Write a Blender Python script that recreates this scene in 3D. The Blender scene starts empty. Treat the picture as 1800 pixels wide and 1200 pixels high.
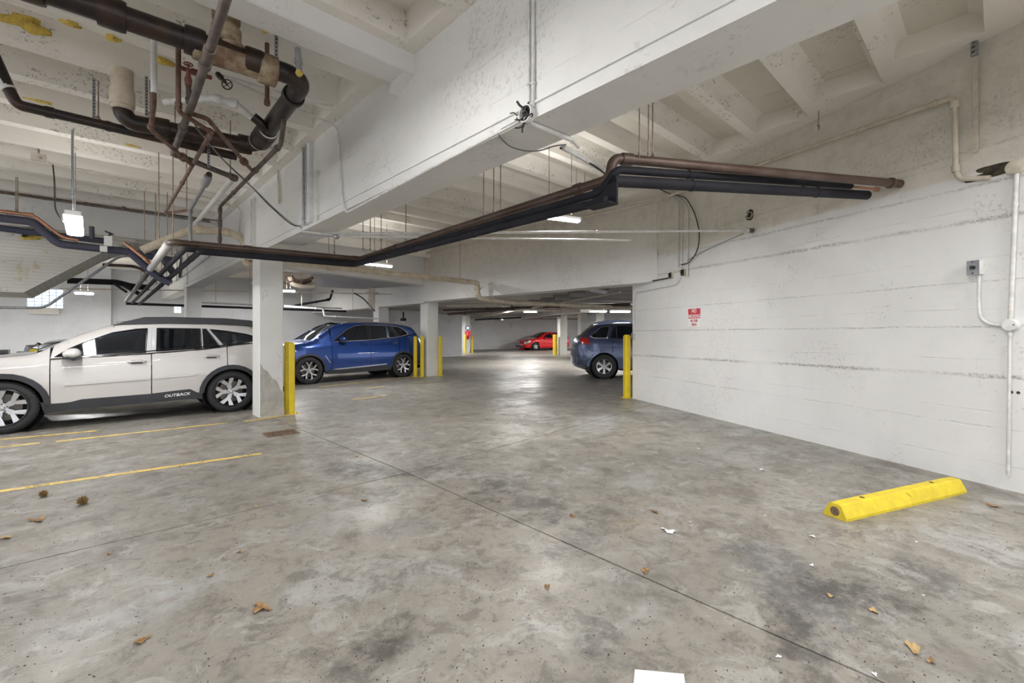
import bpy, bmesh, math, random
from mathutils import Vector, Matrix
from mathutils.geometry import delaunay_2d_cdt
random.seed(7)
sc = bpy.context.scene
PI = math.pi
# ------------------------------------------------------------------ camera
EYE = 1.36; FPX = 795.0; HOR = 586.0
YAW = math.atan2(740, FPX)
FW = (math.sin(YAW), math.cos(YAW)); RT = (math.cos(YAW), -math.sin(YAW))
cam = bpy.data.cameras.new('camera'); cam.sensor_width = 36; cam.lens = FPX / 1800 * 36
cam.shift_y = -(600 - HOR) / 1800; cam.clip_start = 0.05; cam.clip_end = 200
co = bpy.data.objects.new('camera', cam); sc.collection.objects.link(co)
co.location = (0, 0, EYE); co.rotation_euler = (PI / 2, 0, -YAW); sc.camera = co
# ------------------------------------------------------------------ world, exposure
wd = bpy.data.worlds.new('daylight'); sc.world = wd; wd.use_nodes = True
wd.node_tree.nodes['Background'].inputs[0].default_value = (0.95, 0.97, 1.0, 1)
wd.node_tree.nodes['Background'].inputs[1].default_value = 1.25
vs = sc.view_settings; vs.view_transform = 'Standard'; vs.look = 'None'; vs.gamma = 1; vs.exposure = 0.38
vs.use_curve_mapping = False
sc.cycles.max_bounces = 6; sc.cycles.diffuse_bounces = 4; sc.cycles.glossy_bounces = 3; sc.cycles.use_adaptive_sampling = True; sc.cycles.adaptive_threshold = .08; sc.cycles.adaptive_min_samples = 10
sc.cycles.transparent_max_bounces = 8; sc.cycles.caustics_reflective = False; sc.cycles.caustics_refractive = False
sc.cycles.sample_clamp_indirect = 4.0; sc.cycles.use_denoising = True
LIGHTK = 1.0
def area(loc, sx, sy, watt, rotz=0, col=(1, .985, .96), tilt=0):
    l = bpy.data.lights.new('lamp_or_fill_light', 'AREA'); l.shape = 'RECTANGLE'; l.size = sx; l.size_y = sy
    l.energy = watt * LIGHTK; l.color = col
    o = bpy.data.objects.new('lamp_or_fill_light', l); sc.collection.objects.link(o)
    o.location = loc; o.rotation_euler = (tilt, 0, rotz); return o
# unseen fill from ceiling strip lamps behind the camera and over the near bays
for lx, ly, w in ((-0.5, -1.2, 75), (-1.6, 5.5, 30), (4.2, -1.8, 70), (3.4, 0.4, 30)):
    area((lx, ly, 3.3), 1.3, 0.3, w)
area((0.4, 2.4, 3.3), 1.3, 0.3, 35)
# ------------------------------------------------------------------ picture rays -> points on real planes (used for measuring)
def _ray(x, y):
    u = (x - 900) / FPX; v = (HOR - y) / FPX
    return (FW[0] + u * RT[0], FW[1] + u * RT[1], v)
def _at(x, y, t):
    d = _ray(x, y); return Vector((d[0] * t, d[1] * t, EYE + d[2] * t))
def onz(x, y, Z=0.0): return _at(x, y, (Z - EYE) / _ray(x, y)[2])
def onx(x, y, X): return _at(x, y, X / _ray(x, y)[0])
def ony(x, y, Y): return _at(x, y, Y / _ray(x, y)[1])
def ond(x, y, D): return _at(x, y, D)
W1 = Vector((8.31, 5.22, 0)); W2 = Vector((5.79, -0.15, 0))
WD = (W1 - W2).normalized(); WN = Vector((-WD.y, WD.x, 0))      # WN points into the room
def onw(x, y, off=0.0):
    d = _ray(x, y); c = W1.dot(WN) + off
    return _at(x, y, c / (d[0] * WN.x + d[1] * WN.y))
# ------------------------------------------------------------------ materials
MATS = {}
class NT:
    def __init__(s, name):
        s.m = bpy.data.materials.new(name); s.m.use_nodes = True; s.t = s.m.node_tree; s.n = s.t.nodes; s.l = s.t.links
        s.b = s.n['Principled BSDF']; s.out = s.n['Material Output']; MATS[name] = s.m
        s.tc = s.n.new('ShaderNodeTexCoord')
    def set(s, k, v):
        if isinstance(v, (int, float, tuple)): s.b.inputs[k].default_value = v if not isinstance(v, tuple) or len(v) == 4 or k == 'Normal' else (*v, 1)
        else: s.l.new(v, s.b.inputs[k])
    def inp(s, node, k, v):
        if v is None: return
        if hasattr(v, 'links') or hasattr(v, 'is_linked'): s.l.new(v, node.inputs[k])
        else:
            try: node.inputs[k].default_value = v
            except Exception: node.inputs[k].default_value = (*v, 1)
    def noise(s, scale, detail=4, rough=.6, vec=None, dist=0, stretch=None):
        n = s.n.new('ShaderNodeTexNoise'); n.inputs['Scale'].default_value = scale; n.inputs['Detail'].default_value = detail
        n.inputs['Roughness'].default_value = rough; n.inputs['Distortion'].default_value = dist
        v = vec or s.tc.outputs['Object']
        if stretch:
            mp = s.n.new('ShaderNodeMapping'); s.l.new(v, mp.inputs[0]); mp.inputs['Scale'].default_value = stretch; v = mp.outputs[0]
        s.l.new(v, n.inputs['Vector']); return n.outputs['Fac']
    def vor(s, scale, feat='F1', vec=None):
        n = s.n.new('ShaderNodeTexVoronoi'); n.feature = feat; n.inputs['Scale'].default_value = scale
        s.l.new(vec or s.tc.outputs['Object'], n.inputs['Vector']); return n.outputs['Distance']
    def math(s, op, a, b=None, c=None, clamp=False):
        n = s.n.new('ShaderNodeMath'); n.operation = op; n.use_clamp = clamp
        for i, v in enumerate((a, b, c)): s.inp(n, i, v)
        return n.outputs[0]
    def ramp(s, f, a, b, va=0.0, vb=1.0):
        n = s.n.new('ShaderNodeMapRange'); n.clamp = True; n.interpolation_type = 'SMOOTHSTEP'
        s.inp(n, 0, f); s.inp(n, 1, a); s.inp(n, 2, b); s.inp(n, 3, va); s.inp(n, 4, vb); return n.outputs[0]
    def mix(s, f, a, b):
        n = s.n.new('ShaderNodeMix'); n.data_type = 'RGBA'
        s.inp(n, 0, f); s.inp(n, 6, a if not isinstance(a, tuple) else (*a[:3], 1)); s.inp(n, 7, b if not isinstance(b, tuple) else (*b[:3], 1)); return n.outputs[2]
    def sep(s, v=None):
        n = s.n.new('ShaderNodeSeparateXYZ'); s.l.new(v or s.tc.outputs['Object'], n.inputs[0]); return n.outputs
    def bump(s, h, st=.3, d=.02):
        n = s.n.new('ShaderNodeBump'); n.inputs['Strength'].default_value = st; n.inputs['Distance'].default_value = d
        s.l.new(h, n.inputs['Height']); s.l.new(n.outputs[0], s.b.inputs['Normal'])
def simple(name, col, rough=.5, metal=0.0, coat=0.0, var=0.0, vscale=8.0, bump=0.0, emit=None, col2=None, spec=None):
    t = NT(name); t.set('Roughness', rough); t.set('Metallic', metal); t.set('Coat Weight', coat)
    if spec is not None: t.set('Specular IOR Level', spec)
    c2 = col2 or tuple(max(0, c * (1 - var)) for c in col)
    if var or col2:
        f = t.ramp(t.noise(vscale, 5, .65), .35, .65); t.set('Base Color', t.mix(f, col, c2))
    else: t.set('Base Color', col)
    if bump: t.bump(t.noise(vscale * 6, 4), bump, .004)
    if emit: t.set('Emission Color', col); t.set('Emission Strength', emit)
    return t.m
def painted(name, col, dirt=(.32, .29, .25), chips=.5, warm=None, gloss=.7, board=None, warmtop=None, brick=False, seams=None, joints=False):
    """painted concrete; object coordinates"""
    t = NT(name)
    n1 = t.noise(.7, 2, .6); n2 = t.noise(5, 4, .7); n3 = t.noise(30, 4, .75)
    c = t.mix(t.ramp(n1, .3, .7), col, warm or tuple(k * .9 for k in col))
    c = t.mix(t.ramp(n2, .45, .8, 0, .35), c, tuple(k * .82 for k in col))
    mask = t.math('MULTIPLY', t.ramp(n3, .55, .60), t.ramp(t.noise(1.1, 5, .75), .53, .59))
    c = t.mix(t.math('MULTIPLY', mask, chips), c, dirt)
    h = t.math('MULTIPLY_ADD', n2, .5, t.math('MULTIPLY', n3, .35))
    h = t.math('SUBTRACT', h, mask)
    if board:      # board-formed lines along local x every so often in z
        xyz = t.sep()
        z = t.math('ADD', xyz[2], t.math('MULTIPLY', t.noise(.5, 2), .05))
        fz = t.math('ABSOLUTE', t.math('SUBTRACT', t.math('FRACT', t.math('DIVIDE', z, board)), .5))
        line = t.math('MULTIPLY', t.ramp(fz, .0, .018, 1, 0), t.ramp(t.noise(2.2, 4, .7, stretch=(1, 1, 6)), .42, .6))
        c = t.mix(t.math('MULTIPLY', line, .22), c, tuple(k * .6 for k in col)); h = t.math('SUBTRACT', h, t.math('MULTIPLY', line, .45))
    if seams:
        xyz = t.sep()
        for (z0, sl, w, s_) in seams:
            zz = t.math('ADD', xyz[2], t.math('MULTIPLY', xyz[0], sl))
            zz = t.math('ADD', zz, t.math('MULTIPLY', t.math('SUBTRACT', t.noise(3.0, 5, .8), .5), .05))
            d = t.math('ABSOLUTE', t.math('SUBTRACT', zz, z0))
            pit = t.math('MULTIPLY', t.ramp(d, 0, w, 1, 0), t.ramp(t.noise(28, 4, .8), .42, .56))
            pit = t.math('MULTIPLY', pit, t.ramp(t.noise(1.1, 2, .5), .35, .6, .25, 1))
            c = t.mix(t.math('MULTIPLY', pit, s_), c, (.30, .28, .25)); h = t.math('SUBTRACT', h, t.math('MULTIPLY', pit, 1.5))
    if warmtop:
        zz = t.math('ADD', t.sep()[2], t.math('MULTIPLY', t.noise(2.0, 4, .6), .06))
        c = t.mix(t.ramp(zz, warmtop[0], warmtop[1]), c, t.mix(t.ramp(n2, .4, .7), warmtop[2], tuple(k * .86 for k in warmtop[2])))
        sm = t.math('MULTIPLY', t.ramp(n3, .55, .62), t.math('MULTIPLY', t.ramp(t.noise(1.7, 4, .7), .5, .62), t.ramp(zz, warmtop[0], warmtop[1])))
        c = t.mix(t.math('MULTIPLY', sm, .45), c, dirt)
    if joints:
        xyz = t.sep()
        fx = t.math('ABSOLUTE', t.math('SUBTRACT', t.math('FRACT', t.math('DIVIDE', t.math('ADD', xyz[0], t.math('MULTIPLY', t.noise(1.5, 3), .12)), .92)), .5))
        ln = t.math('MULTIPLY', t.ramp(fx, 0, .012, 1, 0), t.ramp(t.noise(2.5, 3), .4, .55))
        c = t.mix(t.math('MULTIPLY', ln, .5), c, dirt); h = t.math('SUBTRACT', h, ln)
    if brick:
        bt = t.n.new('ShaderNodeTexBrick'); mp = t.n.new('ShaderNodeMapping'); mp.inputs['Rotation'].default_value = (PI / 2, 0, 0)
        t.l.new(t.tc.outputs['Object'], mp.inputs[0]); t.l.new(mp.outputs[0], bt.inputs[0])
        bt.inputs['Scale'].default_value = 1; bt.inputs['Brick Width'].default_value = 4.0; bt.inputs['Row Height'].default_value = .058
        bt.inputs['Mortar Size'].default_value = .006; bt.inputs['Mortar Smooth'].default_value = .4
        c = t.mix(t.math('MULTIPLY', bt.outputs['Fac'], .35), c, tuple(k * .6 for k in col))
        h = t.math('SUBTRACT', h, t.math('MULTIPLY', bt.outputs['Fac'], .9))
        pf = t.math('MULTIPLY', t.ramp(t.noise(1.4, 5, .7), .56, .62), t.ramp(t.noise(6, 4, .7), .45, .6))
        c = t.mix(t.math('MULTIPLY', pf, .7), c, (.55, .45, .22))
    t.set('Base Color', c); t.set('Roughness', gloss); t.bump(h, .45, .012)
    return t.m
painted('wall_paint', (.80, .80, .80), warm=(.74, .74, .74), board=.46, gloss=.55, warmtop=(2.84, 2.88, (.70, .665, .60)), chips=.3,
        seams=[(1.03, .012, .028, .8), (2.30, -.02, .03, .75), (2.62, -.02, .02, .5), (1.42, 0.0, .015, .5), (1.83, 0, .012, .3), (.52, 0, .012, .3), (3.05, .0, .02, .4)])
painted('beam_paint', (.76, .755, .74), warm=(.70, .69, .67), board=.31, gloss=.6, chips=.22)
painted('header_paint', (.78, .775, .765), warm=(.72, .71, .70), board=.31, gloss=.6, warmtop=(2.6, 3.7, (.70, .655, .59)))
painted('soffit_paint', (.83, .79, .72), warm=(.76, .72, .66), joints=True, chips=.8)
painted('rib_paint', (.84, .81, .75), warm=(.78, .74, .68), chips=.8)
painted('slab_paint', (.72, .69, .60), warm=(.66, .63, .55), joints=True, chips=.4)
painted('column_paint', (.74, .74, .72), warm=(.62, .62, .60), chips=.8)
painted('brick_paint', (.74, .73, .69), warm=(.68, .66, .60), brick=True, chips=.8)
painted('back_paint', (.70, .71, .73), warm=(.62, .63, .65), board=.4)
painted('far_soffit_shade', (.40, .38, .36), warm=(.32, .30, .29), chips=.3)  # darker base colour stands for the weaker light under the far ceiling
painted('ramp_paint', (.58, .57, .55), warm=(.5, .49, .47))
# floor: worn concrete with stains of its own
def floor_mat():
    t = NT('floor_concrete'); P = t.tc.outputs['Object']
    big = t.noise(.55, 4, .62, dist=.6); mid = t.noise(2.1, 6, .68, dist=.4); fine = t.noise(14, 5, .72); grit = t.noise(85, 2, .8)
    c = t.mix(t.ramp(big, .34, .66), (.30, .275, .24), (.25, .235, .21))
    c = t.mix(t.ramp(mid, .48, .70, 0, .8), c, (.155, .14, .122))
    c = t.mix(t.ramp(t.noise(1.3, 6, .6, dist=1.0), .53, .68, 0, .7), c, (.37, .37, .36))
    c = t.mix(t.ramp(t.noise(.8, 5, .6), .58, .72, 0, .4), c, (.34, .26, .16))
    c = t.mix(t.ramp(fine, .50, .72, 0, .5), c, (.135, .125, .11))
    # tyre sweep streaks along the aisle
    st = t.noise(1.0, 5, .6, stretch=(.5, 3.2, 1)); c = t.mix(t.math('MULTIPLY', t.ramp(st, .50, .66, 0, .4), t.ramp(t.sep()[1], 2.5, 6.0)), c, (.24, .225, .21))
    c = t.mix(t.ramp(t.noise(5.5, 8, .8, dist=.5), .50, .60, 0, .6), c, (.125, .115, .102))
    c = t.mix(t.ramp(t.noise(3.7, 8, .75, dist=.8), .53, .62, 0, .55), c, (.40, .395, .38))
    spk = t.math('MULTIPLY', t.ramp(t.noise(60, 5, .75), .60, .64), t.ramp(t.noise(2.2, 5, .7), .46, .54))
    c = t.mix(spk, c, (.07, .06, .05))
    xyz = t.sep(); wob = t.math('MULTIPLY', t.math('SUBTRACT', t.noise(2.6, 6, .78), .5), 3.2); mott = t.ramp(t.noise(7, 6, .75), .38, .60, .15, 1)
    for (px, py, a, b, rot, s, col) in STAINS:
        q = onz(px, py); cx, cy_ = q.x, q.y; cr, sr = math.cos(rot), math.sin(rot)
        dx = t.math('SUBTRACT', xyz[0], cx); dy = t.math('SUBTRACT', xyz[1], cy_)
        u = t.math('DIVIDE', t.math('ADD', t.math('MULTIPLY', dx, cr), t.math('MULTIPLY', dy, sr)), a)
        v = t.math('DIVIDE', t.math('SUBTRACT', t.math('MULTIPLY', dy, cr), t.math('MULTIPLY', dx, sr)), b)
        r = t.math('SQRT', t.math('ADD', t.math('MULTIPLY', u, u), t.math('MULTIPLY', v, v)))
        c = t.mix(t.math('MULTIPLY', t.ramp(t.math('ADD', r, wob), .45, 1.35, s, 0), mott), c, col)
    t.set('Base Color', c)
    t.set('Roughness', t.ramp(t.math('ADD', t.math('MULTIPLY', big, .6), t.math('MULTIPLY', mid, .4)), .35, .65, .30, .58))
    t.set('Specular IOR Level', .45)
    t.bump(t.math('SUBTRACT', t.math('MULTIPLY_ADD', fine, .5, t.math('MULTIPLY', grit, .35)), spk), .30, .008)
DK = (.075, .07, .065); MD = (.17, .16, .15); LT = (.42, .43, .44)
STAINS = [(640, 828, .25, .55, .2, .8, DK), (760, 825, .45, .16, -.2, .55, DK), (885, 855, .5, .22, .4, .75, DK), (960, 885, .4, .2, .4, .8, DK),
          (930, 790, .5, .14, -.3, .5, MD), (1040, 925, .5, .2, .3, .6, DK), (1380, 1020, .5, .22, .6, .75, (.12, .12, .13)), (1500, 1040, .22, .3, .2, .85, DK),
          (1620, 1010, .35, .16, .5, .65, DK), (1400, 1130, .4, .12, .5, .75, DK), (670, 1135, .26, .13, 0.3, .85, DK), (1060, 1120, .25, .12, .4, .7, DK),
          (700, 925, .25, .2, 0, .35, (.2, .22, .24)), (1250, 800, .5, .3, .2, .3, MD), (1180, 1000, .5, .3, .3, .35, MD),
          (1130, 840, .5, .14, .3, .45, LT), (230, 1070, .4, .2, .3, .5, LT), (620, 900, .5, .2, .3, .3, LT),
          (1050, 745, .8, .3, .3, .5, LT), (200, 790, 1.2, .12, 0, .5, MD), (250, 800, 1.0, .1, 0.05, .5, (.2, .17, .16)), (300, 720, 1.3, .5, 0, .4, MD), (900, 690, 1.6, 1.0, .2, .3, MD)]
floor_mat()
simple('bare_concrete', (.36, .35, .31), .9, 0, vscale=6, col2=(.46, .45, .42), bump=.3); simple('joint_dark', (.04, .036, .03), .95)
simple('white_metal', (.75, .75, .74), .45, 0.0, var=.12)
simple('white_conduit', (.72, .71, .69), .5, var=.2, vscale=12)
simple('cream_pipe', (.66, .58, .46), .55, var=.25, vscale=6, col2=(.50, .42, .32))
simple('cream_conduit', (.66, .60, .50), .55, var=.2)
simple('cast_iron', (.012, .010, .011), .38, .2, vscale=5, col2=(.045, .022, .012), bump=.4)
simple('cast_iron_cream', (.48, .40, .27), .55, 0, vscale=4, col2=(.14, .08, .045), bump=.3)
simple('rust_brown', (.10, .05, .033), .55, .35, vscale=7, col2=(.20, .13, .10), bump=.3)
simple('dull_pipe', (.075, .062, .06), .5, .4, vscale=6, col2=(.16, .12, .10), bump=.2)
simple('header_brown', (.085, .05, .036), .45, .35, vscale=3, col2=(.13, .09, .075))
simple('insulation', (.012, .012, .018), .7, 0, vscale=3, col2=(.020, .019, .026), spec=.3)
simple('insulation_blue', (.045, .05, .085), .65, 0, vscale=3, col2=(.07, .07, .10))
simple('grey_pvc', (.20, .205, .22), .5, 0, vscale=4, col2=(.28, .28, .28))
simple('galvanised', (.42, .44, .47), .4, .7, vscale=20, col2=(.3, .31, .33))
simple('copper', (.55, .27, .17), .35, .85, vscale=5, col2=(.40, .22, .15))
simple('rod_steel', (.24, .18, .13), .5, .5, vscale=9, col2=(.4, .33, .26))
simple('black_wire', (.015, .015, .015), .5)
simple('grey_wire', (.16, .16, .17), .5)
simple('foam_yellow', (.78, .58, .12), .85, 0, vscale=20, col2=(.5, .36, .08), bump=.8)
simple('red_brown', (.22, .06, .045), .6, 0, vscale=8, col2=(.12, .05, .04))
simple('safety_yellow', (.78, .60, .02), .42, 0, vscale=5, col2=(.70, .52, .02), bump=.1)
simple('stop_yellow', (.76, .60, .03), .6, 0, vscale=9, col2=(.66, .50, .03), bump=.5)
simple('hole_dark', (.02, .017, .015), .95, bump=.6, vscale=12, col2=(.09, .07, .05))
simple('iron_grate', (.16, .10, .07), .6, .5, vscale=14, col2=(.28, .19, .13))
simple('sign_red', (.60, .04, .05), .4); simple('sign_white', (.85, .85, .86), .4)
simple('box_grey', (.26, .27, .30), .4, .5, vscale=10, col2=(.33, .34, .36))
simple('leaf_brown', (.20, .11, .05), .8, col2=(.38, .24, .10), vscale=30)
simple('leaf_tan', (.50, .36, .17), .8, col2=(.40, .26, .12), vscale=30)
simple('grit_dark', (.055, .045, .035), .9, col2=(.10, .08, .055), vscale=40); simple('paper_white', (.80, .80, .80), .7); simple('burr_brown', (.17, .10, .035), .9, col2=(.28, .18, .07), vscale=60)
simple('lamp_diffuser', (1, 1, 1), .5, emit=14.0)
simple('lamp_metal', (.82, .82, .82), .4)
simple('window_glow', (.80, .90, 1.0), .6, emit=.75)
simple('block_glass', (.55, .6, .66), .2); simple('rubber', (.022, .022, .024), .75, vscale=25, col2=(.03, .03, .032), bump=.2)
simple('alloy', (.62, .62, .64), .28, .9); simple('alloy_dark', (.05, .05, .055), .35, .6); simple('disc_steel', (.14, .13, .12), .4, .8)
simple('plastic_black', (.032, .034, .040), .55, 0, vscale=3, col2=(.04, .042, .05)); simple('trim_black', (.012, .012, .014), .25, 0, coat=.5)
simple('chrome', (.80, .80, .82), .10, 1.0); simple('cabin_dark', (.03, .03, .034), .8); simple('seat_grey', (.10, .10, .11), .8)
simple('tail_red', (.55, .02, .02), .15, 0, coat=1); simple('lens_clear', (.55, .57, .6), .08, .3, coat=1)
simple('paint_white', (.58, .56, .55), .30, 0, coat=1.0); simple('paint_blue', (.012, .055, .26), .28, .55, coat=1.0)
simple('paint_red', (.75, .012, .02), .25, .1, coat=1.0); simple('paint_slate', (.10, .13, .24), .30, .55, coat=1.0); simple('paint_black', (.006, .006, .007), .3, 0, coat=.25, spec=.25)
simple('silver_trim', (.55, .56, .58), .3, .8); simple('panel_grey', (.5, .51, .54), .45, .2)
def line_mat():
    t = NT('line_yellow'); c = t.mix(t.ramp(t.noise(9, 5), .4, .7), (.78, .56, .13), (.50, .40, .22)); t.set('Base Color', c); t.set('Roughness', .6)
    t.set('Alpha', t.ramp(t.math('ADD', t.noise(5, 6, .75), t.math('MULTIPLY', t.noise(40, 3, .7), .35)), .52, .64, .15, 1))
line_mat()
def glass_mat(name, tint, op):
    t = NT(name); t.n.remove(t.b)
    tr = t.n.new('ShaderNodeBsdfTransparent'); tr.inputs[0].default_value = (*tint, 1)
    gl = t.n.new('ShaderNodeBsdfGlossy'); gl.inputs['Roughness'].default_value = .03; gl.inputs[0].default_value = (.95, .97, 1, 1)
    df = t.n.new('ShaderNodeBsdfDiffuse'); df.inputs[0].default_value = (.02, .025, .035, 1)
    ge = t.n.new('ShaderNodeNewGeometry'); dp = t.n.new('ShaderNodeVectorMath'); dp.operation = 'DOT_PRODUCT'
    t.l.new(ge.outputs['True Normal'], dp.inputs[0]); t.l.new(ge.outputs['Incoming'], dp.inputs[1])
    fac = t.math('MULTIPLY_ADD', t.math('POWER', t.math('SUBTRACT', 1.0, t.math('ABSOLUTE', dp.outputs['Value'])), 4.0), .75, .06, clamp=True)
    m0 = t.n.new('ShaderNodeMixShader'); m0.inputs[0].default_value = op; t.l.new(tr.outputs[0], m0.inputs[1]); t.l.new(df.outputs[0], m0.inputs[2])
    m = t.n.new('ShaderNodeMixShader'); t.l.new(fac, m.inputs[0]); t.l.new(m0.outputs[0], m.inputs[1]); t.l.new(gl.outputs[0], m.inputs[2])
    t.l.new(m.outputs[0], t.out.inputs[0])
glass_mat('car_glass', (.42, .48, .56), .15); glass_mat('car_glass_dark', (.10, .10, .11), .45)
# ------------------------------------------------------------------ mesh helpers
class MB:
    def __init__(s): s.v = []; s.f = []
    def add(s, vs, fs):
        o = len(s.v); s.v += [tuple(p) for p in vs]; s.f += [tuple(i + o for i in f) for f in fs]; return s
    def box(s, a, b):
        (x0, y0, z0), (x1, y1, z1) = a, b
        return s.add([(x0, y0, z0), (x1, y0, z0), (x1, y1, z0), (x0, y1, z0), (x0, y0, z1), (x1, y0, z1), (x1, y1, z1), (x0, y1, z1)],
                     [(0, 3, 2, 1), (4, 5, 6, 7), (0, 1, 5, 4), (1, 2, 6, 5), (2, 3, 7, 6), (3, 0, 4, 7)])
    def obox(s, c, ax, ay, az):
        c, ax, ay, az = map(Vector, (c, ax, ay, az)); vs = []
        for k in (-1, 1):
            for i, j in ((-1, -1), (1, -1), (1, 1), (-1, 1)): vs.append(c + ax * i + ay * j + az * k)
        return s.add(vs, [(0, 3, 2, 1), (4, 5, 6, 7), (0, 1, 5, 4), (1, 2, 6, 5), (2, 3, 7, 6), (3, 0, 4, 7)])
    def prism(s, poly, fn0, fn1):
        n = len(poly); vs = [fn0(*p) for p in poly] + [fn1(*p) for p in poly]
        return s.add(vs, [tuple(range(n))[::-1], tuple(range(n, 2 * n))] + [(i, (i + 1) % n, n + (i + 1) % n, n + i) for i in range(n)])
    def tube(s, pts, r, n=12, cap=True, rs=None):
        pts = [Vector(p) for p in pts]; N = len(pts); T = []
        for i in range(N):
            a = pts[max(i - 1, 0)]; b = pts[min(i + 1, N - 1)]; T.append((b - a).normalized())
        up = Vector((0, 0, 1)) if abs(T[0].z) < .9 else Vector((1, 0, 0)); u = T[0].cross(up).normalized(); vs = []
        for i in range(N):
            u = (u - T[i] * u.dot(T[i])); u = u.normalized() if u.length > 1e-6 else T[i].orthogonal().normalized(); w = T[i].cross(u)
            R = rs[i] if rs else r
            for k in range(n):
                a = 2 * PI * k / n; vs.append(pts[i] + (u * math.cos(a) + w * math.sin(a)) * R)
        fs = [(i * n + k, i * n + (k + 1) % n, (i + 1) * n + (k + 1) % n, (i + 1) * n + k) for i in range(N - 1) for k in range(n)]
        if cap: fs += [tuple(range(n))[::-1], tuple(range((N - 1) * n, N * n))]
        return s.add(vs, fs)
    def cyl(s, a, b, r, n=16): return s.tube([a, b], r, n)
    def lathe(s, prof, origin, axis, n=32, closed=False):
        origin, axis = Vector(origin), Vector(axis).normalized(); u = axis.orthogonal().normalized(); w = axis.cross(u); vs = []
        for (r, h) in prof:
            for k in range(n):
                a = 2 * PI * k / n; vs.append(origin + axis * h + (u * math.cos(a) + w * math.sin(a)) * r)
        m = len(prof); fs = [(i * n + k, i * n + (k + 1) % n, (i + 1) * n + (k + 1) % n, (i + 1) * n + k) for i in range(m - 1) for k in range(n)]
        if closed: fs += [((m - 1) * n + k, (m - 1) * n + (k + 1) % n, (k + 1) % n, k) for k in range(n)]
        return s.add(vs, fs)
def link(name, me, mat, parent=None, smooth=False, **kw):
    if mat: me.materials.clear(); me.materials.append(MATS[mat] if isinstance(mat, str) else mat)
    o = bpy.data.objects.new(name, me); sc.collection.objects.link(o)
    if parent: o.parent = parent
    if smooth: me.shade_smooth()
    for k, v in kw.items(): o[k] = v
    return o
def mk(name, mb, mat, parent=None, smooth=False, flip=True, **kw):
    me = bpy.data.meshes.new(name); me.from_pydata(mb.v, [], mb.f); me.validate()
    if flip:
        bm = bmesh.new(); bm.from_mesh(me); bmesh.ops.recalc_face_normals(bm, faces=bm.faces); bm.to_mesh(me); bm.free()
    o = link(name, me, mat, parent, False, **kw)
    if smooth:
        me.shade_smooth()
        try: me.set_sharp_from_angle(angle=math.radians(38))
        except Exception: pass
    return o
def tag(o, label, cat, group=None):
    o['label'] = label; o['category'] = cat
    if group: o['group'] = group
    return o
def thing(name, label, cat, loc=(0, 0, 0), rz=0, group=None):
    o = bpy.data.objects.new(name, None); sc.collection.objects.link(o); o.location = loc; o.rotation_euler = (0, 0, rz); o.empty_display_size = .1
    return tag(o, label, cat, group)
def struct(name, mb, mat, parent=None, **kw):
    o = mk(name, mb, mat, parent, **kw)
    if not parent: o['kind'] = 'structure'
    return o
def fil(pts, rad, n=6):
    """round the corners of a polyline"""
    pts = [Vector(p) for p in pts]; out = [pts[0]]
    for i in range(1, len(pts) - 1):
        a, b, c = pts[i - 1], pts[i], pts[i + 1]; d1 = (a - b); d2 = (c - b); r = min(rad, d1.length * .45, d2.length * .45)
        p1 = b + d1.normalized() * r; p2 = b + d2.normalized() * r
        for k in range(n + 1):
            t = k / n; out.append(p1.lerp(b, t).lerp(b.lerp(p2, t), t))
    out.append(pts[-1]); return out
def pipe(name, label, cat, pts, r, mat, rad=.1, seg=12, couplings=(), rods=(), group=None, cmat=None, parent=None):
    """pts world; couplings: (index_from, t, extra radius, half length); rods: (point, top z)"""
    mb = MB().tube(fil(pts, rad), r, seg); o = mk(name, mb, mat, parent, smooth=True)
    if label: tag(o, label, cat, group)
    P = [Vector(p) for p in pts]
    for (i, t, er, hl) in couplings:
        c = P[i].lerp(P[i + 1], t); d = (P[i + 1] - P[i]).normalized()
        mk('coupling', MB().lathe([(r * .9, -hl), (r + er * .8, -hl), (r + er, -hl * .7), (r + er, hl * .7), (r + er * .8, hl), (r * .9, hl)], c, d, seg + 4), cmat or mat, o, smooth=True)
    for (p, zt) in rods:
        p = Vector(p)
        mk('hanger_rod', MB().cyl(p, (p.x, p.y, zt), .006, 6), 'rod_steel', o)
        d = Vector((1, 0, 0))
        mk('hanger_ring', MB().tube([(p.x, p.y, p.z + .05), (p.x + .02, p.y + .02, p.z + .01), (p.x, p.y, p.z - .02), (p.x - .02, p.y - .02, p.z + .01), (p.x, p.y, p.z + .05)], .006, 6), 'galvanised', o)
    return o
# ------------------------------------------------------------------ the setting
ZL, ZR, ZB = 3.70, 4.00, 2.68          # rib undersides left / middle bay, main beam underside
XB0, XB1 = 1.99, 2.35                  # main beam
HX0, HX1 = 7.66, 7.95                  # header face X at its far / near end
H0 = Vector((HX0, 12.3, 0)); H1 = Vector((HX1, 4.46, 0))
def wallx(y): return W2.x + (y - W2.y) * WD.x / WD.y
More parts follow.
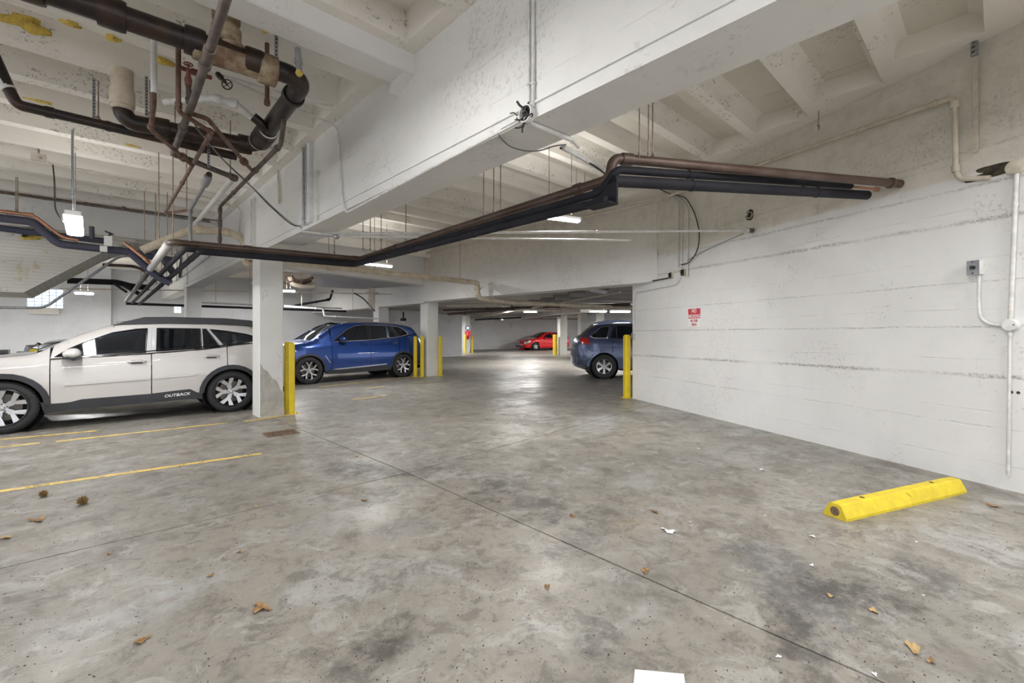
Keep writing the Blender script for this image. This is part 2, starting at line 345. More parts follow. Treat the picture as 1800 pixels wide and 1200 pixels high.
# floor: slabs with open joints over a dark bed
struct('floor', MB().box((-8, -6, -.2), (48, 48, -.03)), 'joint_dark')
FL = bpy.data.objects['floor']
J1 = 2.26; yj = lambda x: 3.93 + (x - J1) * (4.5 - 3.93) / (7.76 - J1); g = .006
def slab(poly):
    mk('slab', MB().prism(poly, lambda x, y: (x, y, -.03), lambda x, y: (x, y, 0)), 'floor_concrete', FL)
slab([(-8, -6), (J1 - g, -6), (J1 - g, 3.93 - g), (-8, 3.96 - g)])
slab([(-8, 3.96 + g), (J1 - g, 3.93 + g), (J1 - .12 - g, 8.0), (J1 - .12 - g, 14.2), (-8, 14.2)])
slab([(J1 + g, -6), (48, -6), (48, yj(48) - g), (J1 + g, 3.93 - g)])
JF = 8.36
slab([(J1 + g, 3.93 + g), (JF - g, yj(JF) + g), (JF - g, 48), (J1 - .12 + g, 48), (J1 - .12 + g, 8.0)])
slab([(JF + g, yj(JF) + g), (48, yj(48) + g), (48, 48), (JF + g, 48)])
slab([(-8, 14.2), (J1 - .12 - g, 14.2), (J1 - .12 - g, 48), (-8, 48)])
# painted parking lines
def fline(p, q, w=.09):
    p, q = Vector(p), Vector(q); d = (q - p).normalized(); n = Vector((-d.y, d.x, 0)) * w / 2
    N = max(2, int((q - p).length / .3)); v = []; f = []
    for i in range(N + 1):
        c = p.lerp(q, i / N); v += [(c.x + n.x, c.y + n.y, .002), (c.x - n.x, c.y - n.y, .002)]
    for i in range(N): f.append((2 * i, 2 * i + 1, 2 * i + 3, 2 * i + 2))
    mk('parking_line', MB().add(v, f), 'line_yellow', FL)
fline(onz(-60, 872), onz(460, 797), .085)
fline(onz(-60, 778), onz(170, 757), .09); fline(onz(-40, 790), onz(70, 778.5), .08); fline(onz(98, 776), onz(400, 743), .08)
fline(onz(430, 740.5), onz(528, 726), .10)
fline(onz(560, 680), onz(735, 661.5), .10); fline(onz(620, 702), onz(678, 695), .10); fline(onz(640, 683), onz(675, 679), .08)
# right wall (local frame: x along the wall, y into the room, z up)
def wall_local(name, org, d, L, hgt, thick, mat, z0=0.0, poly=None):
    mb = MB()
    if poly: mb.prism(poly, lambda x, z: (x, 0, z), lambda x, z: (x, -thick, z))
    else: mb.box((0, -thick, z0), (L, 0, hgt))
    o = struct(name, mb, mat); o.location = org; o.rotation_euler = (0, 0, math.atan2(d.y, d.x)); return o
Lw = (W1 - W2).length
org = W2 - WD * 4.2
zsof = 2.36
# extends to the opening edge below the header, to the header face above it
upto = Lw + 4.2 - (W1.y - H1.y) / WD.y
wr = wall_local('wall_right', org, WD, 0, 0, .3, 'wall_paint', poly=[(0, 0), (Lw + 4.2, 0), (Lw + 4.2, zsof), (upto, zsof), (upto, ZR), (0, ZR)])
# header beam over the opening
hd = (H0 - H1).normalized(); hn = Vector((hd.y, -hd.x, 0))
def hbeam(name, A, B, z0, z1, th, mat):
    d = (B - A).normalized(); n = Vector((d.y, -d.x, 0))
    mb = MB().add([(*(p.xy), z) for z in (z0, z1) for p in (A, B, B + n * th, A + n * th)],
                  [(0, 3, 2, 1), (4, 5, 6, 7), (0, 1, 5, 4), (1, 2, 6, 5), (2, 3, 7, 6), (3, 0, 4, 7)])
    return struct(name, mb, mat)
hbeam('beam_opening', H1, H0, zsof, ZR + .25, .45, 'header_paint')
H9 = Vector((HX0 - .05, 24, 0)); hbeam('beam_far', H0 + Vector((0, .001, 0)), H9, 2.32, ZR + .25, .45, 'beam_paint')
# main drop beam
mbm = MB().box((XB0, -5, ZB), (XB1, 24, ZR + .3)); struct('beam_main', mbm, 'beam_paint')
struct('trim_1', MB().box((XB0 - .012, -5, ZB + .085), (XB0, 24, ZB + .1)), 'beam_paint')
# ribbed ceilings
def ceiling(name, x0, x1, ys, y0, y1, z, solid, slabmat, ribmat, depth=.25, bw=.14, xend=None):
    c = struct(name, MB().box((x0, y0, z + depth), (x1, y1, z + depth + .15)), slabmat)
    for e in ys:
        xe = xend(e + bw / 2) if xend else (x1 if x1 != XB0 else 1.86)
        P = [(0, 0), (bw, 0), (bw + .012, depth * .62), (bw + .028, depth * .82), (bw + .06, depth * .95), (bw + .10, depth), (-.10, depth), (-.06, depth * .95), (-.028, depth * .82), (-.012, depth * .62)]
        mb = MB().prism(P, lambda a, b: (x0, e + a, z + b), lambda a, b: (xe, e + a, z + b))
        mk('rib', mb, ribmat, c, smooth=True)
    for s_ in solid: mk('solid_band', MB().box(*s_), ribmat, c)
    return c
ysL = [5.34 + .70 * k for k in range(-12, 9) if not (3.0 < 5.34 + .7 * k < 4.0)]
ceiling('ceiling', -6, XB0, ysL, -5, 11.5, ZL, [((1.86, -5, ZL), (XB0, 11.5, ZL + .26)), ((-6, 3.24, ZL), (1.86, 4.08, ZL + .26))], 'soffit_paint', 'rib_paint')
# cross beam of the left bay with a haunch at its seat
struct('beam_cross', MB().box((-6, 3.34, 3.53), (XB0, 3.58, ZL)), 'beam_paint')
struct('trim_2', MB().prism([(3.34, 3.54), (3.58, 3.54), (3.60, 3.45)], lambda y, z: (1.90, y, z), lambda y, z: (XB0 + .01, y, z)), 'beam_paint')
ysR = [.69 + .745 * k for k in range(-6, 16)]
cr = ceiling('ceiling_middle', XB1, 9.2, ysR, -5, 12.3, ZR, [], 'slab_paint', 'rib_paint', depth=.21, bw=.135, xend=lambda y: min(wallx(y) + .2, 9.2))
for k, e in enumerate(ysR[:-1]):       # solid end strips that step along the skew wall
    ya, yb = e + .135, e + .745; xs = wallx((ya + yb) / 2) - .32
    if e > 3.6: xs = 7.66 - .18
    mk('solid_band', MB().box((xs, ya - .02, ZR + .001), (min(9.2, xs + 2.2), yb + .02, ZR + .25)), 'rib_paint', cr)
# the bay further back, left of the far column
ysF = [11.9 + .7 * k for k in range(0, 16)]
ceiling('ceiling_back', -6, HX0, ysF, 11.5, 24, ZL, [], 'soffit_paint', 'rib_paint')
# columns
def column(px, py, w1, w2, h, mat='column_paint', name='column', at=None, rz=0):
    p = onz(px, py) if at is None else Vector(at)
    mb = MB(); c = .012
    P = [(c, 0), (w1 - c, 0), (w1, c), (w1, w2 - c), (w1 - c, w2), (c, w2), (0, w2 - c), (0, c)]
    mb.prism(P, lambda x, y: (x, y, 0), lambda x, y: (x, y, h)); o = struct(name, mb, mat); o.location = (p.x, p.y, 0); o.rotation_euler = (0, 0, rz); return o
c1 = onz(455.6, 734)
column(0, 0, XB1 - c1.x, .42, ZB + .02, at=(c1.x, c1.y, 0), name='column_1')
pf = [(455.9, 638), (463, 648), (470, 652), (478, 664), (486, 668), (492, 682), (499, 692), (499.6, 728.5), (456, 732.6)]
pv = [ony(x_, y_, c1.y) for x_, y_ in pf]
pm_ = MB().prism([(max(p_.x, c1.x + .014), max(p_.z, .003)) for p_ in pv], lambda x, z: (x - c1.x, .001, z), lambda x, z: (x - c1.x, -.0025, z)); mk('bare_patch', pm_, 'bare_concrete', bpy.data.objects['column_1'])
column(0, 0, .36, .45, ZB + .02, at=(XB0, 15.75, 0), name='column_2')
c2 = onz(751, 661.5); column(751, 661.5, .42, .42, 2.4, name='column_3')
p = ony(674, 600, 15.6); column(0, 0, .42, .42, 2.4, at=(HX0 + .02, 15.4, 0), name='column_4')
# left hanging brick wall with the sloped underside of the stair behind it
YH = 11.5
pl = [ony(-400, 393, YH), ony(0, 514, YH), ony(41, 514, YH), ony(180, 443, YH), ony(227, 430, YH)]
zb = pl[2].z
prof = [(-6, ZL), (-6, zb), (pl[2].x, zb), (pl[3].x, pl[3].z), (pl[4].x + .1, pl[4].z + .1), (pl[4].x + .3, 3.22), (pl[4].x + .3, ZL)]
struct('wall_left', MB().prism(prof[:], lambda x, z: (x, YH, z), lambda x, z: (x, YH + 1.7, z)), 'brick_paint')
struct('beam_left', MB().box((-6, YH - .12, 3.20), (XB0, YH + .25, ZL)), 'beam_paint')
# cross header at the end of the middle bay and the stair slab behind
YC = 12.3
a1, a2 = ony(617, 485, YC), ony(735, 500, YC)
struct('beam_end', MB().prism([(XB1, 2.98), (a1.x - .35, 2.98), (a1.x, a1.z), (HX0, a2.z), (HX0, ZR + .2), (XB1, ZR + .2)], lambda x, z: (x, YC, z), lambda x, z: (x, YC + .35, z)), 'beam_paint')
u1, u2, u3, u4 = ony(545, 474, YC), ony(562, 504, 14.4), ony(640, 508, 14.4), ony(735, 503, 14.4)
struct('trim_3', MB().add([(u1.x, YC + .1, u1.z), (a1.x, YC + .1, a1.z + .01), (HX0, YC + .1, a2.z + .01), (HX0, 14.4, u4.z), (u3.x, 14.4, u3.z), (u2.x, 14.4, u2.z),
                           (u1.x, YC + .1, 3.4), (a1.x, YC + .1, 3.4), (HX0, YC + .1, 3.4), (HX0, 14.4, 3.4), (u3.x, 14.4, 3.4), (u2.x, 14.4, 3.4)],
                          [(0, 1, 5), (1, 4, 5), (1, 2, 4), (2, 3, 4), (6, 7, 8, 9, 10, 11), (0, 5, 11, 6), (5, 4, 10, 11), (4, 3, 9, 10), (0, 1, 7, 6), (1, 2, 8, 7)]), 'ramp_paint')
# back wall with two glass-block windows
YW = 22.0
w_a = [ony(47, 520, YW).x, ony(111, 520, YW).x]; wz = [ony(80, 541, YW).z, ony(90, 508, YW).z]
w_b = [ony(306, 540, YW).x, ony(319, 540, YW).x]; wz2 = [ony(312, 550, YW).z, ony(312, 534, YW).z]
mb = MB(); xs = [-6, w_a[0], w_a[1], w_b[0], w_b[1], ony(811, 600, YW).x]
for i in range(5):
    if i == 1: mb.box((xs[1], YW, 0), (xs[2], YW + .3, wz[0])); mb.box((xs[1], YW, wz[1]), (xs[2], YW + .3, ZL + .3))
    elif i == 3: mb.box((xs[3], YW, 0), (xs[4], YW + .3, wz2[0])); mb.box((xs[3], YW, wz2[1]), (xs[4], YW + .3, ZL + .3))
    else: mb.box((xs[i], YW, 0), (xs[i + 1], YW + .3, ZL + .3))
struct('wall_back', mb, 'back_paint')
def blockwin(name, xa, za, nx, nz):
    o = struct(name, MB().box((xa[0], YW + .16, za[0]), (xa[1], YW + .2, za[1])), 'joint_dark'); bx = (xa[1] - xa[0]) / nx; bz = (za[1] - za[0]) / nz
    me = None
    for i in range(nx):
        for j in range(nz):
            if me is None:
                p_ = mk('glass_block', MB().box((.008, 0, .008), (bx - .008, .07, bz - .008)), 'window_glow', o); me = p_.data
            else: p_ = link('glass_block', me, None, o)
            p_.location = (xa[0] + i * bx, YW + .1, za[0] + j * bz)
    return o
blockwin('window_1', w_a, wz, 5, 6); blockwin('window_2', w_b, wz2, 2, 2)
struct('trim_4', MB().box((w_a[0] + .05, YW - .12, wz[0] - .22), (w_a[1] - .1, YW, wz[0])), 'brick_paint')
# pilaster edges on the back wall
struct('trim_5', MB().box((ony(162, 550, YW).x, YW - .25, 0), (ony(162, 550, YW).x + .5, YW, ZL)), 'back_paint')
# far bay beyond the opening: floor runs on, lower ceiling, far walls square to the right wall
FD = Vector((WD.y, -WD.x, 0))            # frontal direction
F0 = ond(770, 617, 37.5); F0.z = 0
def oriented(name, A, d, L, n, th, z0, z1, mat):
    A, d, n = Vector(A), Vector(d), Vector(n); mb = MB()
    pts = [A, A + d * L, A + d * L + n * th, A + n * th]
    mb.add([(p.x, p.y, z) for z in (z0, z1) for p in pts], [(0, 3, 2, 1), (4, 5, 6, 7), (0, 1, 5, 4), (1, 2, 6, 5), (2, 3, 7, 6), (3, 0, 4, 7)])
    return struct(name, mb, mat)
oriented('wall_far', F0 - FD * 4, FD, 32, WD, .3, 0, 3.2, 'wall_paint')
p = ond(1128, 600, 20); oriented('wall_far_right', ond(1033, 600, 27), (ond(1133, 600, 22.5) - ond(1033, 600, 27)).normalized(), 9, WD, .3, 0, 3.0, 'back_paint')
for o_ in ('wall_far', 'wall_far_right'):
    pass
cf = struct('ceiling_far', MB().prism([(HX0 + .4, 3.4), (HX0 + .4, 26), (40, 42), (52, 20), (30, -6), (8.4, 2)], lambda x, y: (x, y, 2.62), lambda x, y: (x, y, 2.8)), 'far_soffit_shade')
for k in range(18):
    A = Vector((8.6, 4.6, 0)) + WD * (k * 1.15) - FD * 3
    if k < 12: A = Vector((8.6, 4.6, 0)) + WD * (k * 1.15)
    A = A + FD * max(0, (HX0 + .5 - A.x) / FD.x)
    B = A + FD * 22
    mk('joist', MB().add([(p_.x, p_.y, z_) for z_ in (2.47, 2.66) for p_ in (A, B, B + WD * .16, A + WD * .16)], [(0, 3, 2, 1), (4, 5, 6, 7), (0, 1, 5, 4), (1, 2, 6, 5), (2, 3, 7, 6), (3, 0, 4, 7)]), 'far_soffit_shade', cf)
fb = ond(1020, 547, 20); fb.z = 0
oriented('beam_far_right', fb, WD, 14, FD, .5, 2.3, 2.7, 'far_soffit_shade')
# far columns
def fcol(xl, xm, xr, yb, D, name, mat='column_paint', h=2.66):
    pm = onz(xm, yb) if D is None else ond(xm, 600, D); pm.z = 0
    D = pm.x * FW[0] + pm.y * FW[1]
    wl = (xm - xl) / FPX * D; wr_ = (xr - xm) / FPX * D
    # corner at pm; faces run along WD (left, receding) and FD (right)
    o = struct(name, MB().add([(q_.x, q_.y, z_) for z_ in (0, h) for q_ in (pm, pm + FD * wr_ * 1.02, pm + FD * wr_ * 1.02 + WD * max(.4, wr_), pm + WD * max(.4, wr_) - RTv * 0)],
               [(0, 3, 2, 1), (4, 5, 6, 7), (0, 1, 5, 4), (1, 2, 6, 5), (2, 3, 7, 6), (3, 0, 4, 7)]), mat); return o
RTv = Vector((RT[0], RT[1], 0)); FWv = Vector((FW[0], FW[1], 0))
fcol(980, 985, 998, 624, None, 'column_5'); fcol(1014, 1021, 1033, 626, 26, 'column_6'); column(818, 619.8, .42, .42, 2.66, name='column_7'); fcol(1051, 1055, 1063, 626, 22, 'column_8')
# ------------------------------------------------------------------ cars
def inside(p, poly):
    x, y = p; c = False; n = len(poly); j = n - 1
    for i in range(n):
        xi, yi = poly[i]; xj, yj_ = poly[j]
        if (yi > y) != (yj_ > y) and x < (xj - xi) * (y - yi) / (yj_ - yi) + xi: c = not c
        j = i
    return c
def interp(tab, x):
    if x <= tab[0][0]: return tab[0][1]
    for (a, b), (c, d) in zip(tab, tab[1:]):
        if x <= c: return b + (d - b) * (x - a) / (c - a)
    return tab[-1][1]
def dens(poly, step, closed=True):
    out = []; n = len(poly)
    for i in range(n if closed else n - 1):
        a = Vector(poly[i]); b = Vector(poly[(i + 1) % n]); k = max(1, int((b - a).length / step))
        out += [tuple(a.lerp(b, j / k)) for j in range(k)]
    if not closed: out.append(tuple(poly[-1]))
    return out
def smoothline(pts, n=5):
    """catmull-rom through the points"""
    P = [Vector(p) for p in pts]; out = []
    for i in range(len(P) - 1):
        p0 = P[max(i - 1, 0)]; p1 = P[i]; p2 = P[i + 1]; p3 = P[min(i + 2, len(P) - 1)]
        for k in range(n):
            t = k / n; out.append(tuple(.5 * ((2 * p1) + (p2 - p0) * t + (2 * p0 - 5 * p1 + 4 * p2 - p3) * t * t + (3 * p1 - p0 - 3 * p2 + p3) * t ** 3)))
    out.append(tuple(P[-1])); return out
class Car:
    """local frame: x runs from nose to tail with the front axle at 0, z up; built from a measured side profile"""
    def __init__(s, root, sp):
        s.r = root; s.sp = sp; s.hw = sp['W'] / 2
        s.sil = smoothline(sp['sil'], 5); s.x0 = min(p[0] for p in s.sil); s.x1 = max(p[0] for p in s.sil)
        s.belt = sp['belt']
        s.segs = [(Vector(a), Vector(b)) for a, b in zip(s.sil, s.sil[1:])]
    def dist(s, x, z):
        p = Vector((x, z)); best = 9
        for a, b in s.segs:
            if abs(a.x - x) > .5 and abs(b.x - x) > .5: continue
            ab = b - a; t = max(0, min(1, (p - a).dot(ab) / max(ab.length_squared, 1e-9))); d = (a + ab * t - p).length
            if d < best: best = d
        return best
    def S(s, x, z, rnd=True):
        w = s.hw; zb = interp(s.belt, x); zm = .62
        y = w * (1 - .055 * ((min(z, zb) - zm) / .42) ** 2)
        # shoulder crease and scooped doors
        y += .012 * math.exp(-((z - (zb - .13)) / .05) ** 2) - .012 * math.exp(-((z - .48) / .10) ** 2)
        if z > zb: y -= (z - zb) * s.sp.get('tumble', .40) + .01
        xf = s.sp.get('xf', .15)
        if x < xf: y -= s.sp.get('nose', .30) * ((xf - x) / (xf - s.x0)) ** 2.6 * (1 if z < 1.2 else .5)
        xr = s.sp.get('xr', 2.9)
        if x > xr: y -= s.sp.get('tail', .18) * ((x - xr) / (s.x1 - xr)) ** 2.4
        if rnd:
            r = s.sp.get('rnd', .09); d = s.dist(x, z)
            if d < r: k = 1 - d / r; y -= r * .8 * (1 - math.sqrt(max(0, 1 - k * k)))
        return y
    def side(s, name, poly, mat, holes=(), off=0.0, res=.075, th=.012, parent=None, sides=(-1, 1), rnd=True, smooth=True, **kw):
        out = []
        P = dens(poly, res); xs = [p[0] for p in P]; zs = [p[1] for p in P]; pts = list(P); edges = [(i, (i + 1) % len(P)) for i in range(len(P))]
        for h in holes:
            hp = dens(h, res); o = len(pts); pts += hp; edges += [(o + i, o + (i + 1) % len(hp)) for i in range(len(hp))]
        x = min(xs) + res * .5
        while x < max(xs):
            z = min(zs) + res * .5
            while z < max(zs):
                if inside((x, z), poly) and not any(inside((x, z), h) for h in holes): pts.append((x, z))
                z += res
            x += res
        r = delaunay_2d_cdt([Vector(p) for p in pts], edges, [], 0, 1e-5)
        V, F = r[0], r[2]; F2 = []
        for f in F:
            c = sum((V[i] for i in f), Vector((0, 0))) / len(f)
            if inside(c, poly) and not any(inside(c, h) for h in holes): F2.append(tuple(f))
        used = sorted({i for f in F2 for i in f}); mp = {i: k for k, i in enumerate(used)}
        ys = [s.S(V[i].x, V[i].y, rnd) + off for i in used]
        for sd in sides:
            vs = [(V[i].x, sd * y, V[i].y) for i, y in zip(used, ys)]; n = len(vs)
            fs = [tuple(mp[i] for i in (f if sd < 0 else f[::-1])) for f in F2]
            # give the panel thickness: inner copy and rim
            vin = [(a, b - sd * th, c) for a, b, c in vs]; fin = [tuple(n + i for i in f[::-1]) for f in fs]
            cnt = {}
            for f in fs:
                for a, b in zip(f, f[1:] + f[:1]): cnt[(a, b)] = 1
            rim = [(b, a, n + a, n + b) for (a, b) in cnt if (b, a) not in cnt]
            o = mk(name, MB().add(vs + vin, fs + fin + rim), mat, parent or s.r, smooth=smooth, flip=False, **kw); out.append(o)
        return out
    def rim_line(s, name, poly, r, mat, off=.004, closed=True, parent=None, sides=(-1, 1), n=6):
        P = dens(poly, .06, closed)
        if closed: P = P + P[:2]
        for sd in sides: mk(name, MB().tube([(x, sd * (s.S(x, z) + off), z) for x, z in P], r, n), mat, parent or s.r, smooth=True)
    def top(s, name, i0, i1, mat, crown=.04, t0=-1, t1=1, off=0.0, n=14, fn=None):
        """strip across the car following silhouette points whose x/z lie between two arc positions"""
        pts = s.sil[i0:i1 + 1]; vs = []; m = len(pts)
        for k, (x, z) in enumerate(pts):
            a = Vector(s.sil[max(0, i0 + k - 1)]); b = Vector(s.sil[min(len(s.sil) - 1, i0 + k + 1)]); t = (b - a).normalized(); nx, nz = -t.y, t.x
            y0 = s.S(x, z); cr = crown(x, z) if callable(crown) else crown
            for j in range(n + 1):
                q_ = t0 + (t1 - t0) * j / n; h = cr * (1 - abs(q_) ** 2.2) + off
                vs.append((x + nx * h, q_ * y0, z + nz * h))
        fs = [(i * (n + 1) + j, (i + 1) * (n + 1) + j, (i + 1) * (n + 1) + j + 1, i * (n + 1) + j + 1) for i in range(m - 1) for j in range(n)]
        return mk(name, MB().add(vs, fs), mat, s.r, smooth=True, flip=False)
    def idx(s, x, z):
        p = Vector((x, z)); return min(range(len(s.sil)), key=lambda i: (Vector(s.sil[i]) - p).length)
def arc(cx, cz, r, a0, a1, n=14): return [(cx + r * math.cos(a0 + (a1 - a0) * k / n), cz + r * math.sin(a0 + (a1 - a0) * k / n)) for k in range(n + 1)]
def wheel(root, x, y, side, R, rimR, style, width=.225):
    ax = Vector((0, side, 0)); c = Vector((x, y, R))      # y = outer face plane
    hw = width
    prof = [(rimR - .005, -.02), (rimR + .012, 0), (R - .07, .006), (R - .025, -.004), (R - .004, -.028), (R, -.05), (R, -hw + .05), (R - .02, -hw + .01), (rimR + .01, -hw), (rimR - .005, -hw + .02)]
    tyre = mk('wheel', MB().lathe(prof, c, ax, 44), 'rubber', root, smooth=True)
    for gz in (-.07, -.11, -.15):
        pass
    tr = MB()
    for k in range(44):
        a = 2 * PI * k / 44; u = Vector((math.cos(a), 0, math.sin(a))); w = Vector((-math.sin(a), 0, math.cos(a)))
        tr.obox(c + u * R + ax * -.045, u * .003, w * .009, ax * .022)
    mk('tread_block', tr, 'rubber', tyre, kind='stuff')
    mk('rim_barrel', MB().lathe([(rimR + .004, -.004), (rimR - .006, .004), (rimR - .018, -.002), (rimR - .022, -.03), (rimR - .03, -hw + .03), (rimR, -hw + .02)], c, ax, 40), style['lip'], tyre, smooth=True)
    mk('brake_disc', MB().lathe([(.03, -.10), (rimR * .72, -.10), (rimR * .72, -.12), (.03, -.12)], c, ax, 28, True), 'disc_steel', tyre, smooth=True)
    mk('inner_wheel', MB().lathe([(.0, -.135), (rimR - .03, -.135)], c, ax, 28), 'cabin_dark', tyre)
    sp = MB(); spd = MB(); n = style['n']; L = rimR - .012
    def arm(mb, pts, z0, z1):       # planar outline in wheel plane, domed depth
        def P(r_, t_, dz): return c + Vector((math.cos(t_) * r_, 0, math.sin(t_) * r_)) + ax * dz
        mb.prism(pts, lambda r_, t_: P(r_, t_, z0(r_)), lambda r_, t_: P(r_, t_, z1(r_)))
    dome = lambda r_: -.028 + .020 * (r_ / rimR) ** 2
    back = lambda r_: dome(r_) - .035
    for k in range(n):
        t = 2 * PI * k / n + style.get('ph', PI / 2)
        if style['kind'] == 'wide':
            w0, w1 = .030, style['w'] * rimR
            P_ = [(.045, t - w0 / .045), (.045, t + w0 / .045), (L * .6, t + w1 * .62 / (L * .6)), (L, t + w1 / L), (L, t - w1 / L), (L * .6, t - w1 * .62 / (L * .6))]
            arm(sp, P_, back, dome)
        else:
            spread = style['spread']; sw = style['sw']; r1 = style['split'] * rimR
            P_ = [(.04, t - .022 / .04), (.04, t + .022 / .04), (r1, t + sw * 1.1 / r1), (r1, t - sw * 1.1 / r1)]; arm(sp, P_, back, dome)
            for sg in (-1, 1):
                te = t + sg * spread
                P_ = [(r1 * .92, t - sw * .7 / r1 + sg * .0), (r1 * .92, t + sw * .7 / r1), (L, te + sw * .95 / L), (L, te - sw * .95 / L)]; arm(sp, P_, back, dome)
                P2 = [(r1 * 1.0, t + sg * .35 * spread - sw * .4 / r1), (r1 * 1.0, t + sg * .35 * spread + sw * .4 / r1), (L, te - sg * .10 + sw * .4 / L), (L, te - sg * .10 - sw * .4 / L)]
                arm(spd, P2, lambda r_: dome(r_) - .04, lambda r_: dome(r_) - .012)
    mk('rim', sp, style['mat'], tyre)
    if spd.v: mk('spoke_pocket', spd, 'alloy_dark', tyre)
    mk('hub_cap', MB().lathe([(0, -.004), (.022, -.006), (.029, -.014), (.03, -.03), (.06, -.034), (.062, -.06)], c, ax, 24), style['mat'], tyre, smooth=True)
    lg = MB()
    for k in range(5):
        a = 2 * PI * k / 5 + .3; d = Vector((math.cos(a), 0, math.sin(a))) * .05; lg.cyl(c + d + ax * -.04, c + d + ax * -.02, .009, 6)
    mk('lug_nuts', lg, 'alloy_dark', tyre, kind='stuff')
    return tyre
def build_car(name, label, loc, heading, sp, cat='car'):
    """heading: rotation about z that turns local +x (nose to tail) into the scene"""
    root = thing(name, label, cat, loc, heading); c = Car(root, sp); WB = sp['WB']; R = sp['R']; A = sp['arch']; pm = sp['paint']
    zs = sp['sill']; sil = sp['sil']; win = sp['win']; g_ = .006
    beltf = lambda x: interp(sp['belt'], x)
    # outline of the painted side below the belt, split at the doors
    fx, dx, rx = sp['doors']            # seams: fender/front door, front/rear door, rear door/quarter
    nose = [p_ for p_ in c.sil if p_[0] < fx - .0 and p_[1] > zs + .02 and c.sil.index(p_) < c.idx(fx, 2)]
    nose = [p_ for p_ in nose if p_[1] < beltf(fx) + .6]
    a0 = math.asin((zs - R) / A) if abs((zs - R) / A) < 1 else -.3
    fa = arc(0, R, A, PI - a0, a0)       # from front foot over the top to the rear foot
    ncut = [p_ for p_ in nose if p_[0] < fx]
    zfx = None
    up = [p_ for p_ in c.sil if p_[0] <= fx][-1] if False else None
    zA = interp([(p_[0], p_[1]) for p_ in c.sil[c.idx(-.6, 2):c.idx(1.2, 3)]], fx)
    fender = [(fa[0][0] - .0, zs)] + [(ncut[0][0], zs)] + ncut + [(fx - g_, zA), (fx - g_, zs), (fa[-1][0], zs)] + fa[::-1]
    c.side('front_fender', fender, pm)
    def door(nm, xa, xb, extra=None):
        bot = [(xa, zs), (xb, zs)] if extra is None else extra
        return bot + [(xb, beltf(xb)), (xa, beltf(xa))]
    c.side('front_door', [(fx + g_, zs), (dx - g_, zs), (dx - g_, beltf(dx) - .003), ((fx + dx) / 2, beltf((fx + dx) / 2) - .003), (fx + g_, beltf(fx) - .003)], pm)
    ra = arc(WB, R, A, PI - a0, a0)
    # rear door follows the arch
    th = [p_ for p_ in ra if p_[0] < rx]
    rd = [(dx + g_, zs)] + [(p_[0] - g_, p_[1]) for p_ in th] + [(rx - g_, th[-1][1] + .05), (rx - g_, beltf(rx) - .003), ((dx + rx) / 2, beltf((dx + rx) / 2) - .003), (dx + g_, beltf(dx) - .003)]
    c.side('rear_door', rd, pm)
    tail = [p_ for p_ in c.sil[c.idx(c.x1, .9) - 60 if False else 0:] if p_[0] > rx and p_[1] < 9 and c.sil.index(p_) > c.idx((rx + 1), 3)]
    zt = beltf(c.x1)
    tail = [p_ for p_ in c.sil if p_[0] > WB + .2 and p_[1] < beltf(p_[0]) and p_[1] > zs]
    after = [p_ for p_ in ra if p_[0] > rx]
    quarter = [(rx + g_, after[0][1] + .03)] + after + [(c.sil[-1][0], zs)] + tail[::-1] + [(rx + g_, beltf(rx) - .003)]
    xt, zt_ = tail[0]
    c.side('rear_quarter', quarter, pm)
    # greenhouse frame above the belt, with the window openings cut out
    topl = [p_ for p_ in c.sil if p_[0] > fx and p_[1] >= beltf(p_[0]) - .01]
    gh = [(fx, beltf(fx))] + topl + [(x_, beltf(x_)) for x_ in [xt - .1, (xt + rx) / 2, rx, dx]]
    c.side('roof_frame', gh, pm, holes=win, th=.03)
    for w_ in win: c.side('side_window', w_, sp['glass'], off=-.012, th=.004)
    for w_ in win: c.rim_line('window_seal', w_, .009, 'trim_black', off=-.002)
    for (w_, mt) in sp.get('pillars', ()): c.side('door_pillar', w_, mt, off=.004, th=.008)
    if 'dlo' in sp: c.rim_line('window_trim', sp['dlo'], .010, 'chrome' if sp.get('dlochrome') else 'trim_black', off=.008)
    # top: bumper, bonnet, windscreen, roof, rear glass, tailgate, rear bumper
    ks = [c.idx(*q_) for q_ in sp['cuts']]          # bumper/bonnet, bonnet/screen, screen/roof, roof/rear glass, rear glass/gate, gate/bumper
    bulge = lambda x, z: sp.get('bulge', .16) * (1 if z < .9 else .5)
    c.top('front_bumper', 0, ks[0], pm, crown=bulge); c.top('bonnet', ks[0], ks[1], pm, crown=.03)
    c.top('windscreen', ks[1], ks[2], sp['glass'], crown=.035, t0=-.9, t1=.9, off=-.02)
    for sg in (-1, 1): c.top('windscreen_pillar', ks[1], ks[2], pm, crown=.03, t0=sg * 1.0 if sg < 0 else .9, t1=-.9 if sg < 0 else 1.0, n=3)
    c.top('roof', ks[2], ks[3], pm, crown=.045)
    c.top('rear_window', ks[3], ks[4], sp['glass'], crown=.05); c.top('tailgate', ks[4], ks[5], pm, crown=.07); c.top('rear_bumper', ks[5], len(c.sil) - 1, pm if not sp.get('clad') else 'plastic_black', crown=.12)
    # dark cabin shell, floor pan and wheel wells
    mb = MB(); W = c.hw
    mb.box((c.x0 + .35, -W + .32, zs - .04), (c.x1 - .3, W - .32, .62)); mb.box((.45, -W + .10, zs - .05), (WB - .48, W - .10, zs + .12)); mb.box((fx + .05, -W + .16, .5), (rx + .1, W - .16, .78))
    mk('underbody', mb, 'cabin_dark', root)
    for cx in (0, WB):
        mk('wheel_well', MB().lathe([(A + .01, -.0), (A + .01, .30), (.05, .30)], (cx, -W + .06, R), (0, 1, 0), 28), 'cabin_dark', root)
        mk('wheel_well', MB().lathe([(A + .01, -.0), (A + .01, .30), (.05, .30)], (cx, W - .06, R), (0, -1, 0), 28), 'cabin_dark', root)
    sx = sp.get('seat', (1.25, 2.1))
